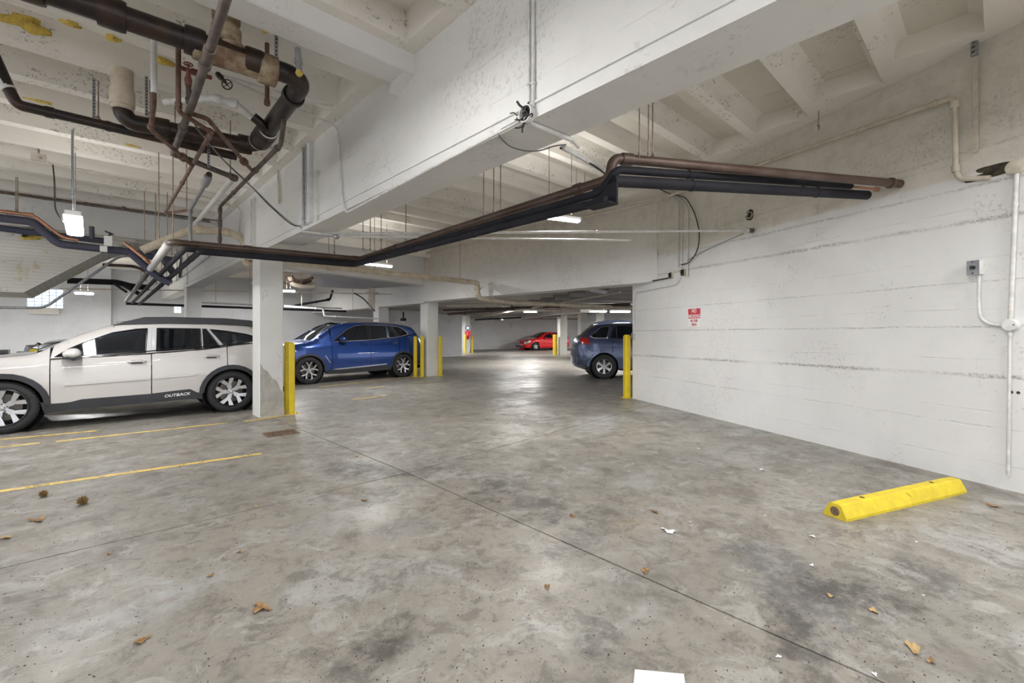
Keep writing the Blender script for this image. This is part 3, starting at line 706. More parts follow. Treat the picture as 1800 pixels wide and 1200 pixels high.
    for x_ in sx:
        for y_ in (-.38, .38):
            s_ = MB().obox((x_ + .12, y_, .98), (.06, 0, .015), (0, .22, 0), (.08, 0, .32)); s_.obox((x_ - .15, y_, .66), (.26, 0, 0), (0, .23, 0), (0, 0, .08))
            so = mk('seat', s_, 'seat_grey', root); mk('headrest', MB().obox((x_ + .22, y_, 1.36), (.05, 0, 0), (0, .13, 0), (.01, 0, .09)), 'seat_grey', so)
    mk('dashboard', MB().box((.45, -W + .2, .75), (.78, W - .2, beltf(.7) - .04)), 'cabin_dark', root)
    mk('steering_wheel', MB().tube([(.92 + .05 * math.sin(a_), -.38 + .18 * math.cos(a_), .98 + .17 * math.sin(a_)) for a_ in [2 * PI * k / 20 for k in range(21)]], .014, 6), 'cabin_dark', root, smooth=True)
    # wheels
    for cx in (0, WB):
        for sd in (-1, 1): wheel(root, cx, sd * (W - .025), sd, R, sp['rimR'], sp['rim'])
    # arch mouldings
    if 'archclad' in sp:
        w_ = sp['archclad']
        for cx in (0, WB):
            a1_ = math.asin((zs - .02 - R) / (A + w_)); inn = arc(cx, R, A - .008, PI - a0, a0); outp = arc(cx, R, A + w_, PI - a1_, a1_)
            c.side('arch_moulding', inn + outp[::-1], sp.get('cladmat', 'plastic_black'), off=.016, th=.03, rnd=False)
    if 'sillclad' in sp: c.side('sill_moulding', sp['sillclad'], 'plastic_black', off=.022, th=.05, rnd=False)
    # door handles
    for (x_, z_) in sp['handles']:
        for sd in (-1, 1):
            y_ = c.S(x_, z_); hm = mk('door_handle', MB().tube([(x_ - .11, sd * (y_ - .005), z_), (x_ - .08, sd * (y_ + .03), z_ + .004), (x_, sd * (y_ + .035), z_ + .008), (x_ + .08, sd * (y_ + .03), z_ + .004), (x_ + .11, sd * (y_ - .005), z_)], .014, 8), sp.get('handlemat', pm), root, smooth=True)
            mk('handle_recess', MB().obox((x_, sd * (y_ + .001), z_ - .005), (.07, 0, 0), (0, .003, 0), (0, 0, .028)), 'trim_black', hm)
    # mirrors
    mx, mz = sp['mirror']
    for sd in (-1, 1):
        y_ = c.S(mx, mz) + .02
        bm = bmesh.new(); bmesh.ops.create_uvsphere(bm, u_segments=20, v_segments=12, radius=1)
        for v in bm.verts:
            x_, yy, z_ = v.co; v.co = (x_ * .115 * (1.05 if x_ < 0 else .72) , yy * .13, (z_ * .085 if z_ > 0 else z_ * .07))
        bmesh.ops.transform(bm, matrix=Matrix.Translation((mx, sd * (y_ + .10), mz)), verts=bm.verts); me = bpy.data.meshes.new('mirror'); bm.to_mesh(me); bm.free()
        mo = link('wing_mirror', me, pm, root, True)
        mk('mirror_arm', MB().tube([(mx - .02, sd * (y_ - .06), mz - .085), (mx, sd * (y_ + .06), mz - .06)], .03, 8, rs=[.035, .03]), 'trim_black', mo, smooth=True)
        mk('mirror_base', MB().obox((mx, sd * (y_ + .10), mz - .055), (.085, 0, 0), (0, .09, 0), (0, 0, .018)), sp.get('mirbase', 'plastic_black'), mo)
    return root, c
def text(name, body, size, mat, parent, loc, rot, ext=.002, shear=0.0, bold=0.0, sx=1.0, align='CENTER'):
    cu = bpy.data.curves.new(name, 'FONT'); cu.body = body; cu.size = size; cu.extrude = ext; cu.align_x = align; cu.shear = shear; cu.offset = bold; cu.resolution_u = 3
    o = bpy.data.objects.new(name, cu); sc.collection.objects.link(o)
    me = bpy.data.meshes.new_from_object(o.evaluated_get(bpy.context.evaluated_depsgraph_get())); bpy.data.objects.remove(o)
    for v in me.vertices: v.co.x *= sx
    o = link(name, me, mat, parent); o.location = loc; o.rotation_euler = rot; return o
# --- white crossover wagon
white = dict(W=1.80, WB=2.66, R=.355, rimR=.255, arch=.405, sill=.37, paint='paint_white', glass='car_glass', tumble=.42, nose=.42, tail=.22, xf=.25, xr=2.75, rnd=.10,
    rim=dict(kind='split', n=5, spread=.33, sw=.036, split=.46, mat='alloy', lip='alloy_dark', ph=PI / 2 + .3),
    sil=[(-.86, .22), (-.92, .40), (-.93, .60), (-.88, .78), (-.74, .90), (-.40, .975), (0, 1.03), (.30, 1.075), (.62, 1.27), (1.02, 1.455), (1.30, 1.53), (1.8, 1.56), (2.4, 1.55), (2.95, 1.50), (3.30, 1.44), (3.47, 1.30), (3.57, 1.10), (3.62, .90), (3.66, .72), (3.66, .45), (3.58, .24)],
    belt=[(.2, .96), (.46, 1.0), (1.51, 1.045), (2.3, 1.10), (2.95, 1.19), (3.4, 1.25)], doors=(.455, 1.575, 2.60),
    cuts=[(-.80, .88), (.30, 1.075), (1.16, 1.50), (3.36, 1.40), (3.58, 1.13), (3.72, .70)],
    win=[[(.50, 1.025), (.64, 1.14), (.84, 1.26), (1.12, 1.375), (1.40, 1.43), (1.535, 1.44), (1.505, 1.06)],
         [(1.64, 1.075), (1.655, 1.445), (2.235, 1.44), (2.235, 1.115)], [(2.265, 1.118), (2.265, 1.438), (2.32, 1.435), (2.50, 1.135)],
         [(2.37, 1.43), (2.60, 1.405), (2.90, 1.35), (3.12, 1.28), (3.10, 1.235), (2.56, 1.155)]],
    pillars=[([(1.512, 1.06), (1.545, 1.44), (1.59, 1.445), (1.575, 1.062)], 'panel_grey'), ([(1.588, 1.064), (1.60, 1.445), (1.65, 1.445), (1.632, 1.07)], 'panel_grey'), ([(2.33, 1.43), (2.36, 1.43), (2.56, 1.15), (2.515, 1.14)], 'panel_grey')],
    dlo=[(.46, 1.0), (1.51, 1.045), (2.3, 1.10), (2.95, 1.19)][::-1] + [(.46, 1.0)], archclad=.062,
    sillclad=[(.40, .245), (.45, .36), (.66, .375), (.78, .405), (1.54, .415), (1.98, .445), (2.07, .448), (2.17, .385), (2.24, .37), (2.24, .27), (2.10, .285), (.78, .265)],
    handles=[(1.40, .925), (2.37, .975)], mirror=(.70, 1.065), seat=(1.30, 2.15), clad=True)
wf = onz(3, 764); wrp = onz(407, 724)
hw = math.atan2(wrp.y - wf.y, wrp.x - wf.x)
nrm = Vector((-math.sin(hw), math.cos(hw), 0))
wloc = Vector((wf.x, wf.y, 0)) + nrm * (.90 - .03)
car, C = build_car('crossover_wagon', 'white crossover wagon with black roof rails and dark arch mouldings', wloc, hw, white)
del white['dlo']
for sd in (-1, 1):
    # roof rails
    pts = [(1.12, 1.49), (1.25, 1.545), (1.50, 1.625), (1.8, 1.635), (2.6, 1.63), (3.0, 1.60), (3.25, 1.50)]
    lo = [(3.25, 1.47), (2.9, 1.50), (2.4, 1.525), (1.8, 1.53), (1.3, 1.50)]
    y_ = sd * (C.S(2.0, 1.50) - .045)
    mk('roof_rail', MB().prism(pts + lo, lambda x, z: (x, y_ - .025, z), lambda x, z: (x, y_ + .025, z)), 'plastic_black', car, smooth=False)
    mk('rail_bar', MB().tube([(1.55, y_ - sd * .03, 1.60), (1.6, y_ - sd * .5, 1.615), (1.6, 0, 1.62)], .02, 6), 'plastic_black', car)
C.side('door_moulding', [(.60, .615), (.62, .638), (1.565, .668), (1.565, .640)], 'paint_white', off=.012, th=.012)
C.side('door_moulding', [(1.585, .641), (1.585, .669), (2.16, .712), (2.20, .70), (2.12, .668)], 'paint_white', off=.012, th=.012)
q = C.S(1.9, .375) + .026
text('lettering', 'OUTBACK', .062, 'sign_white', car, (1.90, -q, .350), (PI / 2, -.045, 0), .002, .25, .001, 1.15)
C.side('mud_flap', [(.40, .22), (.36, .40), (.47, .37), (.46, .26)], 'plastic_black', off=.0, th=.03, rnd=False)
mk('wiper', MB().tube([(.30, -.45, 1.12), (.36, 0, 1.17), (.46, .35, 1.22)], .008, 5), 'trim_black', car)
for sd in (-1, 1): C.side('headlight', [(-.84, .72), (-.80, .86), (-.45, .93), (-.50, .82)], 'lens_clear', off=.006, th=.02, rnd=True, sides=(sd,))
mk('grille', MB().obox((-1.085, 0, .62), (.02, 0, 0), (0, .5, 0), (0, 0, .14)), 'trim_black', car)
# --- blue compact suv
blue = dict(W=1.86, WB=2.86, R=.37, rimR=.255, arch=.405, sill=.34, paint='paint_blue', glass='car_glass_dark', tumble=.36, nose=.42, tail=.24, xf=.2, xr=2.9, rnd=.11,
    rim=dict(kind='split', n=5, spread=.33, sw=.022, split=.52, mat='alloy', lip='alloy_dark', ph=PI / 2),
    sil=[(-.78, .24), (-.84, .42), (-.85, .70), (-.80, .90), (-.60, 1.02), (-.28, 1.10), (.10, 1.165), (.42, 1.37), (.80, 1.585), (1.10, 1.655), (1.5, 1.685), (2.1, 1.685), (2.6, 1.66), (3.05, 1.61), (3.35, 1.55), (3.52, 1.38), (3.66, 1.15), (3.70, .90), (3.76, .72), (3.76, .45), (3.66, .26)],
    belt=[(.2, 1.08), (.66, 1.135), (1.7, 1.165), (2.4, 1.20), (2.76, 1.25), (3.1, 1.32), (3.5, 1.36)], doors=(.61, 1.755, 2.72),
    cuts=[(-.78, .92), (.10, 1.165), (.95, 1.63), (3.40, 1.50), (3.62, 1.20), (3.76, .72)],
    win=[[(.70, 1.155), (.90, 1.31), (1.12, 1.455), (1.36, 1.56), (1.70, 1.60), (1.675, 1.18)], [(1.80, 1.185), (1.85, 1.60), (2.36, 1.595), (2.38, 1.215)],
         [(2.42, 1.22), (2.42, 1.59), (2.50, 1.58), (2.70, 1.265)], [(2.57, 1.575), (2.84, 1.545), (3.02, 1.42), (3.08, 1.34), (2.78, 1.275)]],
    pillars=[([(1.685, 1.18), (1.71, 1.60), (1.84, 1.602), (1.79, 1.182)], 'trim_black'), ([(2.51, 1.58), (2.56, 1.575), (2.77, 1.272), (2.71, 1.263)], 'trim_black')],
    dlo=[(.64, 1.13), (.88, 1.31), (1.10, 1.465), (1.34, 1.575), (1.70, 1.617), (2.36, 1.612), (2.84, 1.56), (3.04, 1.43), (3.11, 1.335), (2.76, 1.255), (1.7, 1.165)], dlochrome=True,
    archclad=.045, sillclad=[(.42, .25), (.44, .34), (.62, .35), (2.35, .40), (2.42, .36), (2.44, .26), (.9, .235)], handles=[(1.56, 1.065), (2.60, 1.10)], mirror=(.92, 1.20), mirbase='trim_black', seat=(1.35, 2.2))
bl = onz(542, 675.5); bcar, BC = build_car('compact_suv', 'blue compact suv with chrome window trim parked behind the yellow posts', (bl.x, bl.y + .90, 0), .03, blue)
BC.side('sill_strip', [(.62, .365), (.72, .385), (2.28, .455), (2.25, .425), (.85, .355)], 'silver_trim', off=.03, th=.02, rnd=False)
BC.side('fender_vent', [(.40, .76), (.425, .76), (.565, .56), (.54, .56)], 'chrome', off=.008, th=.01)
for sd in (-1, 1):
    y_ = sd * (BC.S(2.0, 1.6) - .05); mk('roof_rail', MB().tube(fil([(1.0, y_, 1.64), (1.25, y_, 1.71), (2.9, y_, 1.685), (3.15, y_, 1.60)], .1), .014, 8), 'chrome', bcar, smooth=True)
# --- slate wagon: nose to the right, only its tail shows beyond the wall end
slate = dict(W=1.82, WB=2.74, R=.37, rimR=.225, arch=.42, sill=.30, paint='paint_slate', glass='car_glass_dark', tumble=.36, nose=.4, tail=.30, xf=.2, xr=2.75, rnd=.10,
    rim=dict(kind='wide', n=6, w=.20, mat='alloy', lip='alloy', ph=PI / 6),
    sil=[(-.86, .22), (-.92, .40), (-.93, .60), (-.88, .78), (-.74, .93), (-.40, 1.03), (0, 1.10), (.30, 1.16), (.62, 1.34), (1.02, 1.56), (1.30, 1.62), (1.8, 1.66), (2.4, 1.655), (2.75, 1.63), (2.92, 1.60), (3.08, 1.50), (3.32, 1.28), (3.45, 1.18), (3.54, .95), (3.52, .50), (3.46, .42), (3.1, .30)],
    belt=[(.2, 1.05), (.46, 1.09), (1.51, 1.15), (2.3, 1.20), (3.0, 1.235), (3.4, 1.27)], doors=(.50, 1.60, 2.48),
    cuts=[(-.80, .88), (.30, 1.16), (1.16, 1.60), (2.98, 1.56), (3.34, 1.27), (3.53, .90)],
    win=[[(.60, 1.13), (1.12, 1.45), (1.52, 1.56), (1.55, 1.175)], [(1.66, 1.18), (1.66, 1.585), (2.32, 1.595), (2.32, 1.215)], [(2.36, 1.22), (2.37, 1.595), (2.40, 1.59), (2.57, 1.235)], [(2.56, 1.57), (2.80, 1.54), (3.10, 1.275), (3.02, 1.24), (2.66, 1.235)]],
    dlo=[(2.545, 1.585), (2.81, 1.555), (3.13, 1.275), (3.02, 1.228), (2.64, 1.222)], dlochrome=True, handles=[(1.42, 1.06), (2.38, 1.10)], mirror=(.74, 1.17), seat=(1.30, 2.1))
gz = 1.36 * 795 / 80; gu = (1062 - 900) / 795 * gz
hv = RTv * 1.0 - FWv * .035; hv.normalize(); sidev = Vector((-hv.y, hv.x, 0))      # sidev points away from the camera
axle = FWv * gz + RTv * gu
tailv = -hv                              # local +x = nose to tail
gloc = axle + hv * 2.74 + sidev * (.91 - .03)
scar, SC = build_car('estate_car', 'slate blue estate car with its tail showing past the wall end', gloc, math.atan2(tailv.y, tailv.x), slate)
for sd in (-1, 1):
    SC.side('tail_lamp', [(3.18, 1.03), (3.36, 1.03), (3.45, 1.12), (3.40, 1.23), (3.20, 1.235), (3.17, 1.14)], 'tail_red', off=.012, th=.03, sides=(sd,), rnd=False)
    y_ = sd * (SC.S(2.0, 1.6) - .05)
    mk('roof_rail', MB().prism([(3.0, 1.60), (2.80, 1.715), (2.74, 1.75), (2.35, 1.775), (1.2, 1.75), (1.0, 1.66), (1.25, 1.68), (2.3, 1.70), (2.55, 1.66), (2.8, 1.62)], lambda x, z: (x, y_ - .02, z), lambda x, z: (x, y_ + .02, z)), 'paint_slate', scar)
    fl = [(2.74 + .50 * math.cos(a_), .37 + .50 * math.sin(a_)) for a_ in [PI * k / 16 for k in range(17)]]
    SC.side('arch_flare', arc(2.74, .37, .42, PI, 0) + arc(2.74, .37, .50, 0, PI), 'paint_slate', off=.014, th=.02, sides=(sd,), rnd=False)
# --- red hatchback by the far wall
red = dict(W=1.80, WB=2.63, R=.32, rimR=.235, arch=.36, sill=.20, paint='paint_red', glass='car_glass_dark', tumble=.42, nose=.40, tail=.2, xf=.25, xr=2.7, rnd=.10, bulge=.2,
    rim=dict(kind='wide', n=5, w=.17, mat='alloy', lip='alloy_dark', ph=PI / 2),
    sil=[(-.78, .16), (-.85, .30), (-.85, .55), (-.78, .70), (-.55, .82), (-.2, .92), (.20, 1.0), (.6, 1.20), (1.05, 1.40), (1.4, 1.45), (2.0, 1.46), (2.6, 1.42), (2.95, 1.36), (3.15, 1.15), (3.3, .9), (3.36, .7), (3.36, .4), (3.28, .2)],
    belt=[(.2, .88), (.6, .93), (1.7, .97), (2.6, 1.02), (3.2, 1.08)], doors=(.55, 1.65, 2.45), cuts=[(-.80, .68), (.22, 1.01), (1.12, 1.41), (2.98, 1.33), (3.2, 1.05), (3.36, .68)],
    win=[[(.66, .96), (1.05, 1.27), (1.55, 1.37), (1.6, .99)], [(1.68, .99), (1.67, 1.37), (2.3, 1.35), (2.45, 1.03)], [(2.5, 1.03), (2.42, 1.33), (2.7, 1.28), (2.8, 1.06)]], handles=[(1.5, .88), (2.35, .92)], mirror=(.85, 1.0), seat=(1.3, 2.0))
rp = ond(943, 600, 36.5); rp.z = 0
rh = -.28
rcar, RC = build_car('hatchback', 'red hatchback parked nose out against the far wall', (rp.x + .9 * math.sin(-rh), rp.y + .9, 0), rh, red)
for sd in (-1, 1): RC.side('headlight', [(-.80, .52), (-.80, .70), (-.40, .80), (-.42, .66)], 'lens_clear', off=.01, th=.02, sides=(sd,), rnd=True)
for sd in (-1, 1): mk('headlight', MB().obox((-.93, sd * .62, .62), (.03, 0, 0), (sd * -.02, .16, 0), (0, 0, .07)), 'lens_clear', rcar)
mk('grille', MB().obox((-1.045, 0, .58), (.02, 0, 0), (0, .42, 0), (0, 0, .05)), 'trim_black', rcar)
mk('lower_grille', MB().obox((-1.04, 0, .33), (.03, 0, 0), (0, .62, 0), (0, 0, .09)), 'trim_black', rcar)
mk('badge', MB().lathe([(0, 0), (.06, 0), (.065, -.02)], (-1.075, 0, .60), (-1, 0, 0), 20), 'chrome', rcar, smooth=True)
# --- black car behind the white one
black = dict(red); black.update(paint='paint_black', sil=[(-.80, .2), (-.86, .35), (-.87, .70), (-.82, .92), (-.62, 1.03), (-.2, 1.08), (.20, 1.12), (.6, 1.20), (1.05, 1.36), (1.4, 1.42), (2.0, 1.43), (2.6, 1.40), (2.95, 1.34), (3.15, 1.18), (3.3, .98), (3.36, .7), (3.36, .4), (3.28, .2)],
    cuts=[(-.82, .95), (.22, 1.12), (1.12, 1.37), (2.98, 1.33), (3.2, 1.13), (3.36, .68)], belt=[(.2, .96), (.6, .98), (1.7, 1.0), (2.6, 1.04), (3.2, 1.10)])
kp = ony(56, 610, 14.2)
kcar, KC = build_car('sedan', 'black sedan mostly hidden behind the white crossover', (kp.x + 1.0, 15.2, 0), 0, black); kcar.scale = (1.13, 1.13, 1.13)
for sd in (-1, 1): KC.side('headlight', [(-.83, .80), (-.80, .98), (-.45, 1.02), (-.48, .88)], 'lens_clear', off=.01, th=.02, sides=(sd,), rnd=True)
# ------------------------------------------------------------------ lamps
def lamp(label, A, B, w, hang_to, watt, group, emis='lamp_diffuser', stems=2, kind='strip', chain=False):
    A, B = Vector(A), Vector(B); c = (A + B) / 2; d = (B - A); L = d.length; d.normalize(); n = Vector((-d.y, d.x, 0)).normalized()
    t = thing('strip_or_fill_lamp', label, 'lamp', c, 0, group)
    T = lambda p: tuple(Vector(p) - c)
    h = w * .28
    def shape(hw, z0, z1, ext): 
        mb = MB(); P = [(-hw, z1), (-hw, z0 + .3 * (z1 - z0)), (-hw * .7, z0), (hw * .7, z0), (hw, z0 + .3 * (z1 - z0)), (hw, z1)]
        return mb.prism(P, lambda a, b: T(A - d * ext + n * a + Vector((0, 0, b))), lambda a, b: T(B + d * ext + n * a + Vector((0, 0, b))))
    mk('lamp_diffuser', shape(w / 2, -h, 0, 0), emis, t)
    mk('lamp_body', MB().obox((0, 0, .025), d * (L / 2 + .02), n * (w * .42), (0, 0, .022)), 'lamp_metal', t)
    for e in (A, B):
        sg = -1 if e == A else 1
        mk('end_cap', MB().obox(T(e + d * sg * .015 + Vector((0, 0, .01))), d * .012, n * w * .42, (0, 0, h * .3)), 'lamp_metal', t)
        if hang_to:
            p = Vector(T(e - d * sg * .12)); mk('hanger_rod', MB().cyl(p + Vector((0, 0, .04)), (p.x, p.y, hang_to - c.z), .005 if not chain else .007, 6), 'rod_steel' if not chain else 'galvanised', t)
    a = area(c + Vector((0, 0, -h - .03)), L, w, watt, math.atan2(d.y, d.x)); a.parent = t; a.location = (0, 0, -h - .03); a.name = 'lamp_or_fill_light'
    b = area(c, L * .9, w, watt * .13, math.atan2(d.y, d.x), tilt=0); b.parent = t; b.location = (0, 0, .08); b.rotation_euler = (PI, 0, math.atan2(d.y, d.x)); b.name = 'lamp_or_fill_light'
    return t
GL = 'strip lamps hung below the garage ceiling'
lamp('wide bright lamp hung on chains under the left ribbed ceiling', tuple(onz(128, 378, 2.69)), (onz(128, 378, 2.69).x, onz(128, 378, 2.69).y + 1.2, 2.69), .16, ZL, 34, GL, chain=True)
p, q = onz(952, 380, 3.0), onz(1017, 388, 3.0)
lamp('narrow bright tube lamp beside the black pipes, nearest to the white wall', p, q, .09, ZR, 60, GL)
p, q = onz(642, 463, 3.0), onz(688, 468, 3.0)
lamp('bright tube lamp at the elbow of the brown pipe above the blue car', p, q, .10, ZR, 60, GL)
p = onz(507, 511, 2.62); lamp('small lamp glowing just right of the near column', p - Vector((.16, -.05, 0)), p + Vector((.16, -.05, 0)), .12, 3.4, 60, GL)
p = ony(148, 515, 18.5); lamp('small lamp in front of the back wall on the left', p - Vector((.2, 0, 0)), p + Vector((.2, 0, 0)), .14, ZL, 110, GL)
def flamp(x0, x1, y, D, watt, label):
    p, q = ond(x0, y, D), ond(x1, y + (0.8 if x1 > x0 else 0), D); p.z = q.z = min(p.z, 2.42); lamp(label, p, q, .14, 2.64, watt, GL)
flamp(921, 943, 546, 22, 110, 'single far tube lamp above the red hatchback')
flamp(1037, 1066, 547, 19.5, 70, 'left one of two far tube lamps in line over the slate estate car')
flamp(1073, 1107, 547, 17, 70, 'right one of two far tube lamps in line over the slate estate car')
flamp(775, 795, 559, 30, 90, 'farthest tube lamp just right of the middle column')
for k, (x_, y_, z_, w_) in enumerate(((11.5, 2.5, 2.4, 60), (20, 20, 2.4, 120), (27, 20, 2.45, 300), (24, 15, 2.45, 240), (21.5, 23.5, 2.4, 90), (13, 14, 2.4, 90), (5.0, 19.0, 3.2, 90), (-3.5, 9.5, 3.3, 60), (-3.5, 17, 3.3, 80))):  # added fill lights in lamp housings, brightening the dim distant bays
    t = thing('strip_or_fill_lamp', 'added fill lamp under a distant ceiling, mostly hidden by beams and joists', 'lamp', (x_, y_, z_ + .03), 0, 'half hidden added fill lamps of the distant bays')
    mk('lamp_body', MB().box((-.62, -.13, 0), (.62, .13, .05)), 'lamp_metal', t); mk('hanger_rod', MB().cyl((-.4, 0, .05), (-.4, 0, (2.64 if x_ > HX0 else ZL) - z_), .006, 6), 'rod_steel', t); mk('hanger_rod', MB().cyl((.4, 0, .05), (.4, 0, (2.64 if x_ > HX0 else ZL) - z_), .006, 6), 'rod_steel', t)
    l_ = area((x_, y_, z_), 1.2, .25, w_); l_.parent = t; l_.location = (0, 0, -.03)
# ------------------------------------------------------------------ pipes
V = Vector
# brown steam header with elbow
hb_ = [(.75, 17.5, 2.30), (.75, 7.2, 2.53), (3.2, 7.08, 2.57), (3.2, 2.23, 2.66), (3.2, 2.20, 2.83), tuple(onw(1582, 323, .02))]
pipe('steel_pipe', 'brown steel pipe running under the beam and up to the white wall', 'pipe', hb_, .042, 'header_brown', .09, 14,
     couplings=[(1, .35, .008, .05), (1, .97, .007, .04), (2, .25, .008, .05), (2, .93, .01, .04), (4, .04, .01, .05), (4, .96, .012, .02)],
     rods=[((3.2, 3.9, 2.68), ZR), ((3.2, 5.6, 2.65), ZR), ((3.55, 2.03, 2.88), ZR), ((2.8, 7.1, 2.62), ZR)])
# black insulated lines below it
def ins(label, pts, r, mat='insulation', rods=(), n=12):
    P = [V(p) for p in pts]; seams = []
    for i in range(len(P) - 1):
        L = (P[i + 1] - P[i]).length; k = int(L / 1.2)
        seams += [(i, (j + .5) / max(k, 1), .004, .012) for j in range(k)]
    return pipe('insulated_pipe', label, 'pipe', pts, r, mat, .06, n, couplings=seams, rods=rods)
ins('black foam insulated pipe directly under the brown pipe, ending short of the wall', [(.88, 17.2, 2.25), (.88, 7.1, 2.44), (3.12, 7.0, 2.49), tuple(onx(1056, 338, 3.12)), tuple(onx(1083, 298, 3.16)), tuple(onw(1495, 327, .22))], .034)
ins('lowest black foam insulated pipe ending in a blunt tip at the wall', [(1.02, 17.0, 2.2), (1.02, 7.0, 2.41), (3.04, 6.92, 2.44), tuple(onx(900, 394, 3.06)), tuple(onx(1066, 352, 3.06))], .036)
ins('thick black insulated pipe end with a blunt tip beside the wall', [tuple(onx(1078, 318, 3.12)), tuple(onw(1524, 343, .12))], .048)
pipe('copper_pipe', 'short bare copper stub reaching from the black insulation to the wall', 'pipe', [tuple(onw(1495, 328, .22)), tuple(onw(1546, 333, .0))], .014, 'copper', .03, 8, couplings=[(0, .9, .008, .02)])
mk_ = thing('angle_bracket', 'black sheet bracket plate hanging at the pipe elbow', 'bracket', (3.12, 2.4, 2.5))
mk('plate', MB().obox((0, -.18, 0), (.012, 0, 0), (0, .12, 0), (0, 0, .09)), 'insulation', mk_); mk('flange', MB().obox((-.05, -.18, -.09), (.06, 0, 0), (0, .12, 0), (0, 0, .006)), 'insulation', mk_)
# run along the back of the left bay
pipe('insulated_pipe', 'thin black pipe running level in front of the back wall', 'pipe', [(.75, 17.45, 2.24), (7.4, 17.6, 2.24)], .04, 'insulation', .05, 8)
pipe('steel_pipe', 'white painted pipe above the thin black pipe at the back wall', 'pipe', [(2.45, 17.5, 2.36), (7.2, 17.5, 2.34)], .03, 'white_conduit', .05, 8, rods=[((3.0, 17.5, 2.36), ZL), ((4.0, 17.5, 2.36), ZL)])
# cast iron drain
zi = 3.38
pipe('drain_pipe', 'large black cast iron drain pipe across the top left of the ceiling', 'pipe',
     [(-.55, 3.92, 3.42), (1.25, 3.76, zi), (1.25, 5.25, 3.30), (.27, 5.35, 3.27), (.21, 5.35, 3.33), (.21, 5.35, ZL)], .073, 'cast_iron', .17, 20,
     couplings=[(0, .16, .022, .06), (0, .36, .022, .07), (0, .60, .02, .06), (0, .80, .022, .06), (1, .20, .016, .03), (1, .72, .022, .05), (1, .86, .022, .07), (2, .10, .02, .06), (2, .78, .02, .06)],
     rods=[((1.05, 3.78, 3.45), ZL), ((.40, 5.34, 3.36), ZL)])
tee = thing('drain_tee', 'cream stained drain branch rising from the black cast iron pipe', 'pipe fitting', (.72, 3.82, zi)); tee.scale = (1.12, 1.12, 1.12)
mk('branch', MB().tube(fil([(.10, -.01, .0), (.02, 0, .08), (0, 0, .17), (0, 0, .32)], .08), .062, 18), 'cast_iron_cream', tee, smooth=True)
mk('branch_collar', MB().lathe([(.062, -.05), (.084, -.04), (.086, .04), (.066, .05)], (0, 0, .13), (0, 0, 1), 20), 'cast_iron_cream', tee, smooth=True)
mk('branch_collar', MB().lathe([(.062, -.03), (.080, -.02), (.080, .03), (.066, .04)], (0, 0, .24), (0, 0, 1), 20), 'cast_iron_cream', tee, smooth=True)
mk('run_sleeve', MB().lathe([(.074, -.20), (.080, -.19), (.080, .16), (.098, .17), (.098, .27), (.076, .28)], (.02, .0, -.004), (1, -.09, -.01), 22), 'cast_iron_cream', tee, smooth=True)
tb = pipe('riser_pipe', 'wide cream pipe dropping from the ceiling into the black elbow', 'pipe', [(.205, 5.35, 3.36), (.205, 5.35, ZL + .02)], .081, 'cream_pipe', .05, 20, couplings=[(0, .30, .010, .07)])
# rubber repair couplings on the drain's return
for (a, b) in ((.60, .0), (.72, 0)):
    pass
cp = thing('repair_coupling', 'ribbed black rubber coupling with white collars on the drain elbow', 'pipe fitting', (1.25, 4.95, 3.315))
for k in range(4): mk('rib_ring', MB().lathe([(.074, -.025), (.098, -.015), (.098, .015), (.074, .025)], (0, -.06 + k * .045, .002 - k * .002), (0, 1, -.05), 22), 'cast_iron', cp, smooth=True)
mk('collar_band', MB().lathe([(.076, -.012), (.094, -.010), (.094, .010), (.076, .012)], (0, .15, -.006), (0, 1, -.05), 22), 'white_metal', cp, smooth=True)
mk('collar_band', MB().lathe([(.076, -.012), (.088, -.010), (.088, .010), (.076, .012)], (0, -.16, .006), (0, 1, -.05), 22), 'white_metal', cp, smooth=True)
# long thinner black drain further in
pipe('drain_pipe', 'thinner long black drain pipe behind the cast iron run at left', 'pipe', [(-.60, 5.74, ZL), (-.50, 5.70, 3.40), (-.46, 5.70, 3.31), (1.15, 5.60, 3.27)], .043, 'cast_iron', .10, 14,
     couplings=[(2, .12, .006, .03), (2, .36, .004, .02), (2, .80, .006, .03)], rods=[((.05, 5.68, 3.33), ZL), ((.62, 5.65, 3.32), ZL)])
pipe('riser_pipe', 'white pipe dropping from the ceiling at the far left into a black elbow', 'pipe', [(-.66, 5.78, ZL + .02), (-.505, 5.705, 3.42)], .048, 'white_conduit', .05, 14)
# diagonal supply pipe and its run
pipe('supply_pipe', 'dull grey pipe slanting down across the cast iron drain', 'pipe', [(.50, 2.2, 3.12), (.56, 4.08, 3.10), (.58, 5.42, 3.10), (1.18, 5.78, 3.085)], .027, 'dull_pipe', .03, 12,
     couplings=[(0, .60, .008, .03), (0, .70, .010, .03), (1, .45, .009, .025), (2, .04, .009, .03), (2, .96, .012, .03)], rods=[((1.12, 5.74, 3.09), ZL)])
pipe('supply_pipe', 'brown vertical pipe with grey top turning towards the back', 'pipe', [(.49, 4.28, ZL), (.49, 4.28, 3.06), (.74, 4.50, 3.05), (.76, 7.98, 3.05), (.96, 7.6, 3.05)], .018, 'rust_brown', .04, 10,
     couplings=[(0, .10, .008, .03), (0, .92, .007, .02), (1, .96, .008, .02), (2, .04, .007, .02), (2, .5, .006, .03)])
pipe('supply_pipe', 'pale vertical pipe turning into a brown run with a valve', 'pipe', [(.36, 4.5, ZL), (.36, 4.5, 3.16), (.36, 4.75, 3.04), (.72, 5.35, 3.0)], .018, 'rust_brown', .04, 10, couplings=[(2, .75, .02, .03), (1, .9, .007, .02)])
pipe('riser_pipe', 'pale sleeve on the upper half of the thin vertical pipe', 'pipe', [(.36, 4.5, 3.24), (.36, 4.5, ZL + .01)], .022, 'white_conduit', .04, 10)
